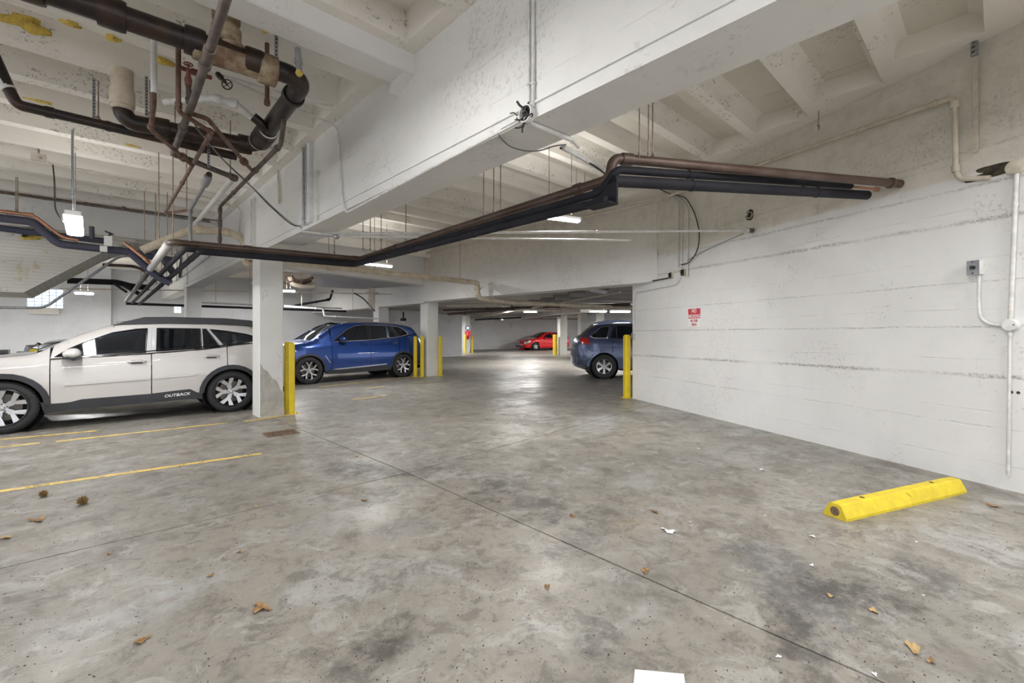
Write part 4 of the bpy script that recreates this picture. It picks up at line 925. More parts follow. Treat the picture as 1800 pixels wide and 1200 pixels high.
pipe('supply_pipe', 'brown pipe running back beside the repair coupling to the slanting tee', 'pipe', [(.56, 4.40, 3.12), (.69, 4.36, 3.10), (1.10, 5.14, 3.10), (1.27, 5.45, 3.10)], .018, 'rust_brown', .05, 10, couplings=[(2, .2, .02, .03)])
pipe('supply_pipe', 'brown pipe hanging from the drain elbow down to the main header', 'pipe', [(1.22, 4.2, 3.20), (1.28, 4.50, 3.10), (1.28, 7.18, 3.08), (1.27, 7.16, 2.56)], .021, 'dull_pipe', .04, 10,
     couplings=[(1, .04, .008, .02), (1, .33, .009, .035), (1, .7, .006, .02), (2, .1, .007, .03), (2, .45, .008, .05), (2, .85, .006, .03)])
pipe('supply_pipe', 'thin brown pipe hanging straight down beside the drain elbow', 'pipe', [(1.04, 4.02, ZL), (1.04, 4.02, 3.20)], .017, 'rust_brown', .04, 10, couplings=[(0, .95, .006, .02)])
pipe('grey_pipe', 'grey pipe with an open socket end dropping to the header', 'pipe', [(.90, 5.62, 3.01), (.92, 6.0, 3.0), (.95, 7.2, 2.98), (.95, 7.18, 2.54)], .021, 'grey_pvc', .03, 12, couplings=[(0, .5, .018, .16), (2, .06, .006, .02)])
mk('socket_hole', MB().lathe([(0, 0), (.028, 0)], (.898, 5.575, 3.011), (0, -1, 0), 16), 'hole_dark', None).parent = bpy.data.objects['grey_pipe']
pipe('white_pipe', 'white painted pipe running back above the header towards the cream fittings', 'pipe', [(1.30, 6.45, 3.30), (1.33, 9.6, 3.27)], .034, 'white_conduit', .03, 12, couplings=[(0, .30, .008, .02), (0, .64, .004, .01)])
pipe('cream_pipe', 'cream pipe with flanges going past the column top and along the opening', 'pipe',
     [tuple(ony(250, 440, 9.2)), tuple(ony(338, 402, 9.2)), tuple(ony(408, 409, 9.2)), tuple(ony(430, 424, 9.2)), tuple(ony(430, 466, 9.2)), (2.6, 9.45, 2.76), (7.35, 9.35, 2.70), (7.42, 9.30, 2.68), (7.42, 9.28, 2.28), (8.6, 9.2, 2.22), (14, 8.0, 2.2)], .062, 'cream_pipe', .16, 14,
     couplings=[(1, .15, .02, .05), (1, .85, .015, .03), (5, .22, .02, .09), (5, .38, .018, .06), (5, .72, .012, .02), (5, .93, .018, .03), (7, .35, .03, .03), (7, .75, .015, .03), (8, .25, .01, .03), (9, .1, .012, .03), (9, .3, .012, .03)],
     rods=[((3.6, 9.43, 2.78), ZR), ((4.6, 9.41, 2.78), ZR), ((6.9, 9.36, 2.74), ZR)])
# valves
def valve(label, p, r=.03, up=(0, 0, 1), mat='red_brown'):
    t = thing('gate_valve', label, 'valve', p); u = V(up)
    mk('valve_body', MB().lathe([(.0, -.05), (.022, -.045), (.026, 0), (.016, .03), (.012, .07), (.006, .09), (.005, .11)], (0, 0, 0), u, 14), mat, t, smooth=True)
    a = u.orthogonal().normalized(); b = u.cross(a)
    hwh = mk('handwheel', MB().tube([u * .115 + (a * math.cos(2 * PI * k / 16) + b * math.sin(2 * PI * k / 16)) * r for k in range(17)], .005, 6), mat, t, smooth=True)
    sp_ = MB()
    for k in range(2): d_ = a if k else b; sp_.tube([u * .115 - d_ * r, u * .115 + d_ * r], .003, 5)
    mk('wheel_spokes', sp_, mat, hwh, kind='stuff'); return t
vp = onz(331, 135, 3.30); valve('rusty valve with small handwheel standing up between the ribs', (vp.x, vp.y, 3.28), .028)
pipe('supply_pipe', 'short dark riser under the rusty handwheel valve', 'pipe', [(vp.x, vp.y, 3.24), (vp.x + .01, vp.y + .02, 3.10)], .018, 'cast_iron', .03, 10, couplings=[(0, .8, .008, .02)])
pipe('supply_pipe', 'short red brown pipe between the two handwheel valves', 'pipe', [onz(315, 118, 3.45), onz(372, 137, 3.45)], .017, 'red_brown', .03, 10, couplings=[(0, .5, .008, .03)])
vp = onz(388, 136, 3.48); valve('black handwheel valve beside the white ceiling conduit', vp, .045, (.3, -.5, -.6), 'cast_iron')
pipe('white_conduit', 'pair of white conduits, upper one, along the third rib on the left', 'conduit', [tuple(onz(392, 133, 3.62)), tuple(onz(585, 188, 3.62))], .010, 'white_conduit', .03, 8)
pipe('white_conduit', 'white conduit curving off the rib and down the beam face to its lower edge', 'conduit', [tuple(onz(400, 139, 3.62)), (1.965, onx(592, 205, 1.965).y - .02, 3.62), tuple(onx(600, 345, 1.965)), tuple(onx(607, 375, 1.965)), tuple(onx(926, 207, 1.965))], .011, 'white_conduit', .10, 8)
pipe('white_pipe', 'pale pipe crossing behind the slanting grey pipe, with a black end fitting', 'pipe', [tuple(onz(290, 180, 3.42)), tuple(onz(375, 172, 3.42)), tuple(onz(415, 183, 3.40)), tuple(onz(440, 205, 3.34)), tuple(onz(458, 216, 3.3))], .030, 'white_conduit', .06, 12, couplings=[(1, .2, .008, .03), (1, .9, .012, .03)])
mk('end_fitting', MB().tube([onz(445, 205, 3.33), onz(456, 214, 3.3), onz(464, 226, 3.28)], .042, 12), 'cast_iron', bpy.data.objects['white_pipe'].id_data if False else None, smooth=True).parent = [o for o in bpy.data.objects if o.name.startswith('white_pipe')][-1]
# chains / perforated strap hangers, ceiling stubs with foam
def strap(label, p, ztop, w=.012):
    t = thing('strap_hanger', label, 'hanger', p, 0, 'perforated strap hangers under the left ceiling'); L = ztop - p[2]
    mk('strap', MB().box((-w, -.0015, 0), (w, .0015, L)), 'galvanised', t); m = MB(); k = 0
    while k * .03 < L - .02: m.box((-w * .4, -.003, k * .03 + .008), (w * .4, .003, k * .03 + .022)); k += 1
    mk('strap_holes', m, 'hole_dark', t, kind='stuff'); return t
strap('perforated strap holding the cast iron drain near its elbow', (1.02, 3.70, 3.44), ZL)
strap('perforated strap on the long thin black drain, left half', (.02, 5.64, 3.33), ZL)
strap('perforated strap at the cream riser elbow', (.37, 5.28, 3.34), ZL)
p = onz(367, 250, 3.05); strap('perforated strap hanging over the open grey socket', (.88, 5.50, 3.06), 3.32)
p = onz(127, 245, 3.6); strap('perforated strap of the left lamp, left side', (p.x, p.y, 2.95), ZL, .009)
def stub(label, a, b, r, mat, foam=None):
    t = thing('pipe_stub', label, 'pipe stub', a); d = V(b) - V(a)
    mk('stub_pipe', MB().tube([(0, 0, 0), tuple(d)], r, 12), mat, t, smooth=True)
    mk('stub_collar', MB().lathe([(r, -.02), (r + .008, -.015), (r + .008, .02), (r, .025)], tuple(d * .5), d, 14), mat, t, smooth=True)
    if foam:
        random.seed(3); bm = bmesh.new(); bmesh.ops.create_icosphere(bm, subdivisions=2, radius=r * 1.25)
        for v in bm.verts: v.co *= random.uniform(.8, 1.15)
        me = bpy.data.meshes.new('foam_plug'); bm.to_mesh(me); bm.free(); o = link('foam_plug', me, 'foam_yellow', t, True); o.location = d if foam == 2 else (0, 0, 0)
    return t
a = onz(525, 68, 3.60); b = onz(524, 134, 3.32)
stub('grey pipe stub plugged with yellow foam in front of the drain elbow', (1.16, 3.66, 3.54), (1.16, 3.62, 3.34), .022, 'grey_pvc', 2)
stub('short grey pipe stub beside the cream branch with yellow foam', (.78, 3.62, 3.66), (.92, 3.60, 3.56), .026, 'grey_pvc', 2)
def foam_patch(label, p, n_, s_, seed, mat='foam_yellow'):
    random.seed(seed); bm = bmesh.new(); bmesh.ops.create_icosphere(bm, subdivisions=3, radius=1)
    nn = V(n_).normalized(); a_ = V((0, 0, 1)) if abs(nn.z) < .5 else V((1, 0, 0)); b_2 = nn.cross(a_); ph = [random.uniform(0, 6) for _ in range(4)]
    for v in bm.verts:
        x, y, z_ = v.co; ang = math.atan2(y, x); k = 1 + .28 * math.sin(3 * ang + ph[0]) + .2 * math.sin(5 * ang + ph[1]) + random.uniform(-.08, .08)
        c_ = a_ * x * s_[0] * k + b_2 * y * s_[1] * k + nn * z_ * s_[2]; v.co = c_
    me = bpy.data.meshes.new('foam_patch'); bm.to_mesh(me); bm.free(); o = link('foam_patch', me, mat, None, True); o.location = p
    return tag(o, label, 'foam patch')
foam_patch('large crusty ring of yellow foam on the ceiling at top left', ony(47, 40, 5.325), (0, 1, 0), (.075, .13, .025), 1)
foam_patch('small yellow foam dab on the rib edge near the top left', onz(125, 40, ZL), (0, 0, 1), (.05, .03, .03), 2)
foam_patch('small yellow foam dab on the rib above the thin strap', onz(198, 66, ZL), (0, 0, 1), (.045, .04, .03), 3)
foam_patch('yellow foam around the top of the thin pale pipe', onz(289, 108, ZL), (0, 0, 1), (.06, .035, .03), 4)
foam_patch('yellow foam spot beside the hanging brown pipe', onz(460, 172, 3.9), (0, 0, 1), (.035, .03, .015), 5)
foam_patch('yellow foam smear on the rib over the long black drain', onz(70, 178, 3.72), (0, 0, 1), (.09, .035, .01), 6)
foam_patch('yellow foam drip on the rib under the long black drain', onz(232, 256, 3.72), (0, 0, 1), (.07, .02, .01), 7)
foam_patch('yellow foam cap above the grey conduits on the beam', onx(529, 236, XB0 - .05), (0, 0, 1), (.04, .04, .03), 8)
foam_patch('wide patch of yellow foam at the top of the painted brick wall', ony(72, 412, YH), (0, 1, 0), (.10, .28, .03), 9)
foam_patch('dark mastic lump beside the yellow foam on the brick wall', ony(48, 409, YH - .05), (0, 1, 0), (.06, .09, .09), 10, 'cast_iron')
foam_patch('dark ragged hole in the ceiling panel behind the drain elbow', onz(532, 195, 3.93), (0, 0, 1), (.06, .03, .01), 11, 'hole_dark')
# threaded rods under the left bay
for k, (x_, y0_, y1_, Y_) in enumerate(((279, 275, 420, 7.4), (304, 285, 430, 7.2), (328, 290, 372, 7.0), (254, 353, 425, 9.6), (273, 355, 430, 9.6), (294, 365, 430, 9.4), (28, 300, 372, 10), (31, 300, 375, 10))):
    a, b = ony(x_, y0_, Y_), ony(x_, y1_, Y_); a.z = ZL
    t = thing('threaded_rod', ('long rusty rod ending at the pale header bend', 'rusty rod just right of the long rod at the header bend', 'rusty rod above the upright grey pipe', 'short rusty rod leftmost of the row behind the header bend', 'second short rusty rod behind the header bend', 'third short rusty rod behind the header bend', 'left rod of the pair holding the copper pipe', 'right rod of the pair holding the copper pipe')[k], 'rod', (b.x, b.y, b.z), 0, 'threaded rods hanging under the left ceiling')
    mk('rod', MB().cyl((0, 0, 0), (a.x - b.x, a.y - b.y, ZL - b.z), .007, 6), 'rod_steel', t); mk('nut', MB().cyl((0, 0, .02), (0, 0, .035), .014, 6), 'rod_steel', t)
for k, (x_, y0_, y1_, Y_) in enumerate(((1124, 192, 276, 2.05), (1140, 184, 275, 2.0), (868, 300, 375, 3.9), (880, 292, 400, 3.9), (638, 395, 440, 6.5), (651, 395, 440, 6.6), (670, 385, 440, 6.6), (1013, 290, 345, 4.6), (1028, 290, 345, 4.6))):
    b = ony(x_, y1_, Y_)
    t = thing('threaded_rod', ('left rod of the close pair over the upper brown pipe', 'right rod of the close pair over the upper brown pipe', 'left rod of the pair where the beam ends above the sloping brown pipe', 'right rod of the pair above the sloping brown pipe', 'leftmost of three short rods by the pipe elbow under the beam', 'middle of three short rods by the pipe elbow under the beam', 'rightmost of three short rods by the pipe elbow under the beam', 'left rod of the short pair above the narrow tube lamp', 'right rod of the short pair above the narrow tube lamp')[k], 'rod', b, 0, 'threaded rods hanging under the middle ceiling')
    mk('rod', MB().cyl((0, 0, 0), (0, 0, ZR - b.z), .006, 6), 'rod_steel', t); mk('nut', MB().cyl((0, 0, .02), (0, 0, .035), .012, 6), 'rod_steel', t)
# far threaded rods, left rear
for k in range(10):
    b = ony(248 + k * 9, 500 - (k % 3) * 6, 15.5)
    t = thing('threaded_rod', 'fine dark rod in the row above the rear pipe bundle', 'rod', b, 0, 'rods above the rear pipe bundle')
    mk('rod', MB().cyl((0, 0, 0), (0, 0, ZL - b.z), .008, 5), 'rod_steel', t); mk('nut', MB().cyl((0, 0, .02), (0, 0, .04), .016, 6), 'rod_steel', t)
ins('black insulated pipe run in the rear left bay', [tuple(ony(118, 493, 15)), tuple(ony(205, 496, 15)), tuple(ony(232, 503, 15)), tuple(ony(262, 505, 15))], .07)
pipe('insulated_pipe', 'short black branch slanting off the rear insulated run', 'pipe', [tuple(ony(200, 498, 14.9)), tuple(ony(222, 513, 14.6))], .03, 'insulation', .05, 8)
pipe('insulated_pipe', 'thick short black branch beside the rear bends', 'pipe', [tuple(ony(215, 500, 15)), tuple(ony(246, 517, 14.4))], .05, 'insulation', .05, 8)
pipe('steel_pipe', 'dark curved pipe between the rear rods', 'pipe', [tuple(ony(180, 465, 14)), tuple(ony(240, 468, 14)), tuple(ony(264, 482, 14))], .035, 'dull_pipe', .3, 8)
# copper and insulated bundle on the left
ins('black insulated pipe stepping down below the bare copper pipe at left', [(-3, 10, 3.04), (-.66, 10, 3.06), (-.37, 10, 2.76), (.45, 10, 2.74), (1.05, 10, 2.66)], .06, 'insulation_blue')
pipe('copper_pipe', 'bare copper pipe stepping down on top of the blue black insulation', 'pipe', [(-3, 9.95, 3.14), (-.64, 9.95, 3.15), (-.33, 9.95, 2.86), (-.15, 9.95, 2.84)], .026, 'copper', .08, 10, couplings=[(0, .98, .006, .05), (0, .9, .006, .04)])
ins('second black insulated pipe crossing behind the bright lamp', [(-3, 10.3, 3.02), (.2, 10.3, 2.92)], .05, 'insulation_blue')
ins('blue black insulated branch slanting to the header bends', [tuple(ony(222, 438, 10)), tuple(ony(275, 485, 10)), tuple(ony(300, 498, 10))], .06, 'insulation_blue')
ins('second blue black insulated branch beside the bare copper branch', [tuple(ony(262, 434, 9.6)), tuple(ony(285, 452, 9.6)), tuple(ony(305, 480, 9.6))], .055, 'insulation_blue')
pipe('copper_pipe', 'bare copper branch slanting down to the pale header bend', 'pipe', [tuple(ony(220, 427, 9.5)), tuple(ony(258, 457, 9.3)), tuple(ony(263, 462, 9.2))], .024, 'copper', .05, 10, couplings=[(0, .98, .008, .04)])
pipe('insulated_pipe', 'short vertical blue black stub right of the bright lamp', 'pipe', [tuple(ony(161, 398, 10)), tuple(ony(162, 420, 10))], .035, 'insulation_blue', .05, 10)
pipe('white_pipe', 'pale sleeve over the bend of the brown header', 'pipe', [(.74, 7.3, 2.53), (.75, 10.2, 2.47)], .05, 'white_conduit', .05, 14, couplings=[(0, .98, .008, .04)])
# conduits near the left ceiling
pipe('white_conduit', 'thin grey conduit across the left ribs ending in a small box', 'conduit', [(-.42, 8.55, 3.62), (1.3, 8.9, 3.62), (1.96, 9.2, 3.60), (1.97, 9.4, 3.2)], .010, 'cream_conduit', .1, 8, couplings=[(0, .25, .008, .02)])
pipe('white_conduit', 'long thin dark conduit across the left end of the ribs', 'conduit', [(-3, 10.9, 3.60), (1.9, 10.45, 3.58)], .011, 'rust_brown', .1, 8, couplings=[(0, .6, .008, .02), (0, .7, .02, .03)])
pipe('white_conduit', 'thin pale conduit along the top of the painted brick wall', 'conduit', [tuple(ony(-60, 388, YH - .15)), tuple(ony(285, 431, YH - .15))], .012, 'cream_conduit', .1, 8)
bx = thing('junction_box', 'small conduit box at the end of the thin ceiling conduit at left', 'box', (-.50, 8.53, 3.64)); mk('box', MB().box((-.07, -.04, -.03), (.07, .04, .06)), 'cream_conduit', bx); mk('mounting_stem', MB().cyl((0, 0, .05), (0, 0, .33), .01, 6), 'galvanised', bx); mk('knockout', MB().cyl((.02, -.05, 0), (.02, -.04, 0), .015, 10), 'galvanised', bx)
pipe('power_cord', 'black cord dropping from the ceiling box to the bright left lamp', 'cable', [tuple(V(p_)) for p_ in (onz(93, 290, 3.58), ony(96, 320, 8.2), ony(96, 340, 7.8), ony(97, 370, 7.4), ony(112, 392, 7.1))], .008, 'black_wire', .2, 6)
# conduit under the stair soffit
pipe('white_conduit', 'grey conduit rising along the underside of the stair slab', 'conduit', [tuple(ony(-60, 540, 11)), tuple(ony(78, 541, 11)), tuple(ony(210, 450, 11)), tuple(ony(250, 450, 11))], .022, 'galvanised', .1, 8, couplings=[(1, .3, .006, .02)])
pipe('white_conduit', 'thin pipe crossing level in front of the back wall', 'conduit', [tuple(ony(105, 507, 16.5)), tuple(ony(437, 512, 16.5))], .018, 'cream_conduit', .1, 8)
# label tags by the left pipes
sb = thing('sensor_box', 'white sensor box with a smaller box below it on the insulated pipe', 'box', ony(190, 426, 9.90)); mk('box', MB().box((-.05, -.05, -.06), (.05, .03, .10)), 'sign_white', sb); mk('lower_box', MB().box((-.10, -.05, -.16), (-.01, .02, -.07)), 'sign_white', sb)
mk('wire_nest', MB().tube([(0, 0, .1), (.03, 0, .16), (-.04, 0, .18), (.06, 0, .14), (.02, 0, .12)], .012, 6), 'black_wire', sb)
# conduits and channel on the beam's left face
XF = XB0 - .03
def vline(label, px_, y0_, y1_, r, mat, n=8, off=0.0, nm='white_conduit'):
    a = onx(px_, y1_, XF - off); b_ = onx(px_, y0_, XF - off); return pipe(nm, label, 'conduit', [(a.x, a.y, max(a.z, ZB + .02)), (a.x, a.y, b_.z)], r, mat, .05, n, couplings=[(0, .06, .008, .02), (0, .95, .008, .02)])
vline('galvanised conduit on the beam face, left of the white channel', 533.5, 240, 396, .017, 'galvanised')
vline('second galvanised conduit on the beam face, against the white channel', 538.5, 246, 396, .014, 'galvanised')
a = onx(548, 393, XB0); b = onx(548, 250, XB0)
ch = thing('wire_channel', 'flat white wiring channel standing on the beam face', 'channel', (XB0, a.y, ZB + .04)); mk('channel_body', MB().box((-.045, -.05, 0), (0, .05, b.z - ZB - .06)), 'white_metal', ch); mk('screw', MB().cyl((-.05, 0, .35), (-.045, 0, .35), .008, 8), 'box_grey', ch)
vline('thin conduit right of the white channel on the beam face', 556, 300, 396, .009, 'white_conduit')
pipe('white_conduit', 'tan strap of conduit hanging beside the first column face', 'conduit', [tuple(onx(487, 270, XF)), tuple(onx(491, 357, XF))], .016, 'cream_conduit', .05, 6)
vline('thin conduit above the near column, left of a pair', 441, 350, 452, .012, 'white_conduit'); vline('thin conduit above the near column, right of a pair', 446, 345, 452, .012, 'white_conduit')
# conduits crossing the middle bay to the right wall
pw = onw(1322, 405, 0)
pipe('white_conduit', 'upper white conduit crossing the middle bay to a fitting on the white wall', 'conduit', [(XB0 - .02, 6.12, 2.72), (2.4, 5.83, 2.66), tuple(onw(1322, 405, .01))], .016, 'white_conduit', .1, 8, couplings=[(1, .12, .006, .02), (1, .3, .006, .02), (1, .6, .006, .02), (1, .985, .03, .03)])
pipe('white_conduit', 'lower white conduit crossing the middle bay under the beam', 'conduit', [(XB0 - .02, 6.05, 2.665), (2.4, 5.78, 2.62), (5.6, 3.55, 2.68)], .013, 'white_conduit', .1, 8, couplings=[(1, .2, .006, .02), (1, .5, .006, .02)])
pipe('white_conduit', 'thin wire and conduit stub under the beam at the column side', 'conduit', [(XB0 + .02, 6.3, 2.655), tuple(onz(594, 416, 2.6))], .010, 'galvanised', .1, 8, couplings=[(0, .97, .02, .02)])
wf_ = onw(1318, 405, .05); t = thing('pipe_clamp', 'rusty clamp gripping the crossing conduit on the white wall', 'clamp', wf_)
mk('clamp_body', MB().obox((0, 0, 0), WD * .05, WN * .03, (0, 0, .022)), 'rust_brown', t); mk('clamp_lip', MB().cyl(WN * .04, WN * -.05, .028, 12), 'cast_iron', t)
# telephone cables from the corner of the beam up to the pipes
pipe('cable', 'pair of thin grey cables sagging from the beam corner up to the pipe tangle, upper', 'cable', [tuple(onx(528, 398, XF)), tuple(onx(515, 395, XF)), tuple(ony(480, 365, 6.4)), tuple(ony(450, 335, 5.9)), tuple(ony(395, 285, 5.5)), tuple(ony(345, 225, 5.1))], .007, 'grey_wire', .5, 6)
pipe('cable', 'thin dark cable drooping just under the pair from the beam corner', 'cable', [tuple(onx(528, 398, XF)), tuple(onx(512, 396, XF)), tuple(ony(470, 358, 6.4)), tuple(ony(435, 320, 5.9)), tuple(ony(380, 270, 5.5)), tuple(ony(340, 215, 5.1))], .006, 'black_wire', .5, 6)
# round box on the beam with the torn wires
rb = onx(931, 203, XB0)
bt = thing('round_box', 'round white junction box with torn black wires on the beam corner', 'junction box', rb)
mk('box_rim', MB().lathe([(.0, 0), (.052, 0), (.055, .004), (.055, .045), (.047, .045), (.045, .012), (0, .012)], (0, 0, 0), (-1, 0, 0), 28), 'white_metal', bt, smooth=True)
mk('box_hole', MB().lathe([(0, .02), (.045, .02)], (0, 0, 0), (-1, 0, 0), 20), 'hole_dark', bt)
random.seed(5)
for k in range(9):
    a_ = random.uniform(0, 6.28); pts = [(-.02, .03 * math.cos(a_), .03 * math.sin(a_))]
    for j in range(4): pts.append((-.03 - .015 * j * random.uniform(.4, 1), pts[-1][1] + random.uniform(-.03, .035), pts[-1][2] + random.uniform(-.035, .03)))
    mk('torn_wire', MB().tube(fil(pts, .02, 3), .004, 5), 'black_wire', bt, smooth=True)
mk('torn_wire', MB().tube(fil([(-.03, .0, .03), (-.05, .035, .055), (-.06, .05, .085)], .03, 4), .008, 6), 'black_wire', bt, smooth=True)
mk('torn_wire', MB().tube(fil([(-.03, 0, -.02), (-.045, .02, -.07), (-.04, .025, -.11)], .03, 4), .006, 6), 'black_wire', bt, smooth=True)
for nm, px_, r_ in (('left', 930, .008), ('right', 937, .011)):
    a = onx(px_, 188, XF + .015); pipe('white_conduit', f'vertical white conduit, {nm} of the pair above the round box', 'conduit', [(a.x, a.y, a.z), (a.x, a.y, ZL)], r_, 'white_conduit', .05, 8, couplings=[(0, .15, .006, .008)])
pipe('cable', 'thin cable looping from the round box under the beam and up to the bracket', 'cable', [tuple(onx(920, 207, XF)), tuple(onx(880, 228, XF)), tuple(onz(876, 238, ZB - .01)), tuple(onz(895, 258, ZB - .03)), tuple(onz(925, 266, ZB - .04)), tuple(onz(950, 265, ZB - .02)), tuple(onz(975, 256, ZB + .0)), tuple(onz(995, 254, ZB + .02))], .005, 'grey_wire', .2, 6)
pipe('white_conduit', 'pale conduit across the beam underside from the round box', 'conduit', [(XB0, rb.y, ZB - .015), (XB1 + .02, rb.y - .02, ZB - .015), tuple(onz(1016, 258, ZB + .03))], .016, 'white_conduit', .03, 8)
pipe('strut_channel', 'white strut channel from the beam to the brown pipe elbow', 'channel', [tuple(onz(990, 258, ZB + .05)), tuple(onz(1062, 300, 2.86))], .020, 'white_metal', .03, 6, couplings=[(0, .5, .004, .02)])
pipe('cable', 'black cord lying along the white strut to the pipe elbow', 'cable', [tuple(onz(985, 260, ZB + .04)), tuple(onz(1040, 288, 2.80)), tuple(onz(1063, 305, 2.82))], .008, 'black_wire', .1, 6)
# cream pipe along the header and right wall
wc = [onx(693, 453, 7.5), onx(880, 413, 7.55), onw(1220, 329, .06), onw(1400, 258, .05), onw(1667, 174, .05), onw(1690, 316, .04), onw(1790, 300, .03)]
wc[1].z = 3.84; k_ = onw(1678, 174, .05)
pipe('cream_pipe', 'long thin cream pipe climbing along the right wall and dropping at its elbow', 'pipe', [(7.5, 11.9, 3.80), tuple(wc[1]), (7.72, 4.6, 3.83), tuple(wc[2]), tuple(wc[4]), (k_.x, k_.y, k_.z - .02), tuple(onw(1680, 300, .05)), tuple(onw(1688, 315, .03)), tuple(onw(1740, 312, .02))], .022, 'cream_conduit', .05, 10,
     couplings=[(1, .5, .006, .02), (3, .35, .006, .02), (3, .97, .010, .03), (5, .05, .010, .03), (5, .97, .01, .03)])
hole = foam_patch('long dark broken out hole in the right wall above the round cover', onw(1752, 300, -.005), WN, (.06, .20, .012), 21, 'hole_dark')
rc = onw(1785, 294, .03); cv = thing('cover_plate', 'round cream cover plate on the conduit high on the right wall', 'cover', rc)
mk('cover_disc', MB().lathe([(0, .03), (.045, .03), (.058, .026), (.060, -.03), (.05, -.03)], (0, 0, 0), WN, 28), 'cream_conduit', cv, smooth=True)
ac = onw(1787, 300, .025); bc = onw(1776, 565, .025)
pipe('white_conduit', 'long vertical white conduit between the two round covers at right', 'conduit', [tuple(ac), (bc.x, bc.y, ac.z - 1.0 if False else bc.z)], .017, 'white_conduit', .05, 10, couplings=[(0, .22, .004, .02)])
ac = onw(1775, 580, .022); bc = onw(1772, 834, .022)
pipe('white_conduit', 'vertical white conduit running down from the lower round cover almost to the floor', 'conduit', [tuple(ac), tuple(bc)], .012, 'white_conduit', .05, 10, couplings=[(0, .03, .004, .015)])
rc = onw(1776, 571, .035); cv = thing('cover_plate', 'round white junction cover level with the switch on the right wall', 'cover', rc)
mk('cover_disc', MB().lathe([(0, .022), (.046, .022), (.050, .018), (.050, -.035), (.04, -.035)], (0, 0, 0), WN, 28), 'white_metal', cv, smooth=True); mk('screw', MB().cyl(WN * .022 + WD * -.03, WN * .026 + WD * -.03, .005, 8), 'joint_dark', cv)
sw = onw(1719, 471, 0)
st = thing('switch_box', 'small grey metal switch box with a black toggle on the right wall', 'switch', sw)
mk('box_body', MB().obox(WN * .035, WD * .042, WN * .035, (0, 0, .062)), 'white_metal', st)
mk('face_plate', MB().obox(WN * .072, WD * .045, WN * .003, (0, 0, .066)), 'box_grey', st)
mk('toggle', MB().obox(WN * .085, WD * .010, WN * .012, (0, 0, .018)), 'trim_black', st)
mk('toggle_guard', MB().obox(WN * .077, WD * .020, WN * .003, (0, 0, .010)), 'trim_black', st)
for z_ in (-.05, .05): mk('screw', MB().cyl(WN * .075 + V((0, 0, z_)), WN * .079 + V((0, 0, z_)), .006, 8), 'trim_black', st)
pipe('white_conduit', 'white conduit curving from the switch box to the round cover', 'conduit', [tuple(onw(1721, 484, .03)), tuple(onw(1720, 535, .03)), tuple(onw(1723, 560, .03)), tuple(onw(1740, 570, .03)), tuple(onw(1768, 573, .03))], .013, 'white_conduit', .12, 10)
for k, (x_, y_) in enumerate(((1778, 689), (1790, 690))):
    p = onw(x_, y_, 0); o = mk('bolt_hole', MB().lathe([(0, .004), (.011, .004), (.013, 0)], (0, 0, 0), WN, 14), 'hole_dark'); o.location = p; tag(o, 'small dark bolt hole beside the lower conduit, ' + ('left' if k == 0 else 'right') + ' of two', 'hole')
p = onw(1318, 378, 0); o = thing('pipe_sleeve', 'ragged round hole with a metal sleeve high in the white wall', 'hole', p)
mk('sleeve_ring', MB().lathe([(.040, .0), (.044, .015), (.052, .014), (.054, 0)], (0, 0, 0), WN, 24), 'cream_conduit', o, smooth=True); mk('sleeve_hole', MB().lathe([(0, .003), (.042, .003)], (0, 0, 0), WN, 20), 'hole_dark', o)
random.seed(9); rg = [(.055 + random.uniform(.008, .028)) for _ in range(22)]; a_ = V((0, 0, 1)); b_ = WD
mk('chipped_edge', MB().add([tuple(WN * .002)] + [tuple(WN * .002 + (a_ * math.cos(2 * PI * k / 22) * 1.1 + b_ * math.sin(2 * PI * k / 22)) * rg[k]) for k in range(22)], [(0, 1 + k, 1 + (k + 1) % 22) for k in range(22)]), 'hole_dark', o)
p = onw(1439, 222, .2); o = thing('clevis_hanger', 'empty small clevis hanger dangling below the middle ribs', 'hanger', p)
mk('rod', MB().cyl((0, 0, 0), (0, 0, ZR - p.z), .005, 6), 'rod_steel', o); mk('ring', MB().tube([(.018 * math.cos(2 * PI * k / 12), 0, -.02 + .022 * math.sin(2 * PI * k / 12)) for k in range(13)], .004, 5), 'rod_steel', o, smooth=True); mk('plate', MB().box((-.03, -.01, 0), (.03, .01, .02)), 'galvanised', o)
p = onw(1715, 215, .03); o = mk('strut_strap', MB().obox((0, 0, 0), WD * .016, WN * .006, (0, 0, .42)), 'cream_conduit'); o.location = (p.x, p.y, p.z - .05 + .2); tag(o, 'pale perforated strap hanging down the wall at the top right', 'strap')
p = onw(1713, 55, .06); o = thing('strut_post', 'grey slotted strut post at the top right corner of the ceiling', 'strut', (p.x, p.y, p.z - .1)); mk('post', MB().obox((0, 0, .02), WD * .022, WN * .015, (0, 0, .14)), 'galvanised', o); sl = MB()
for k in range(6): sl.obox(WN * .016 + V((0, 0, -.09 + k * .045)), WD * .012, WN * .001, (0, 0, .008))
mk('slots', sl, 'hole_dark', o, kind='stuff')
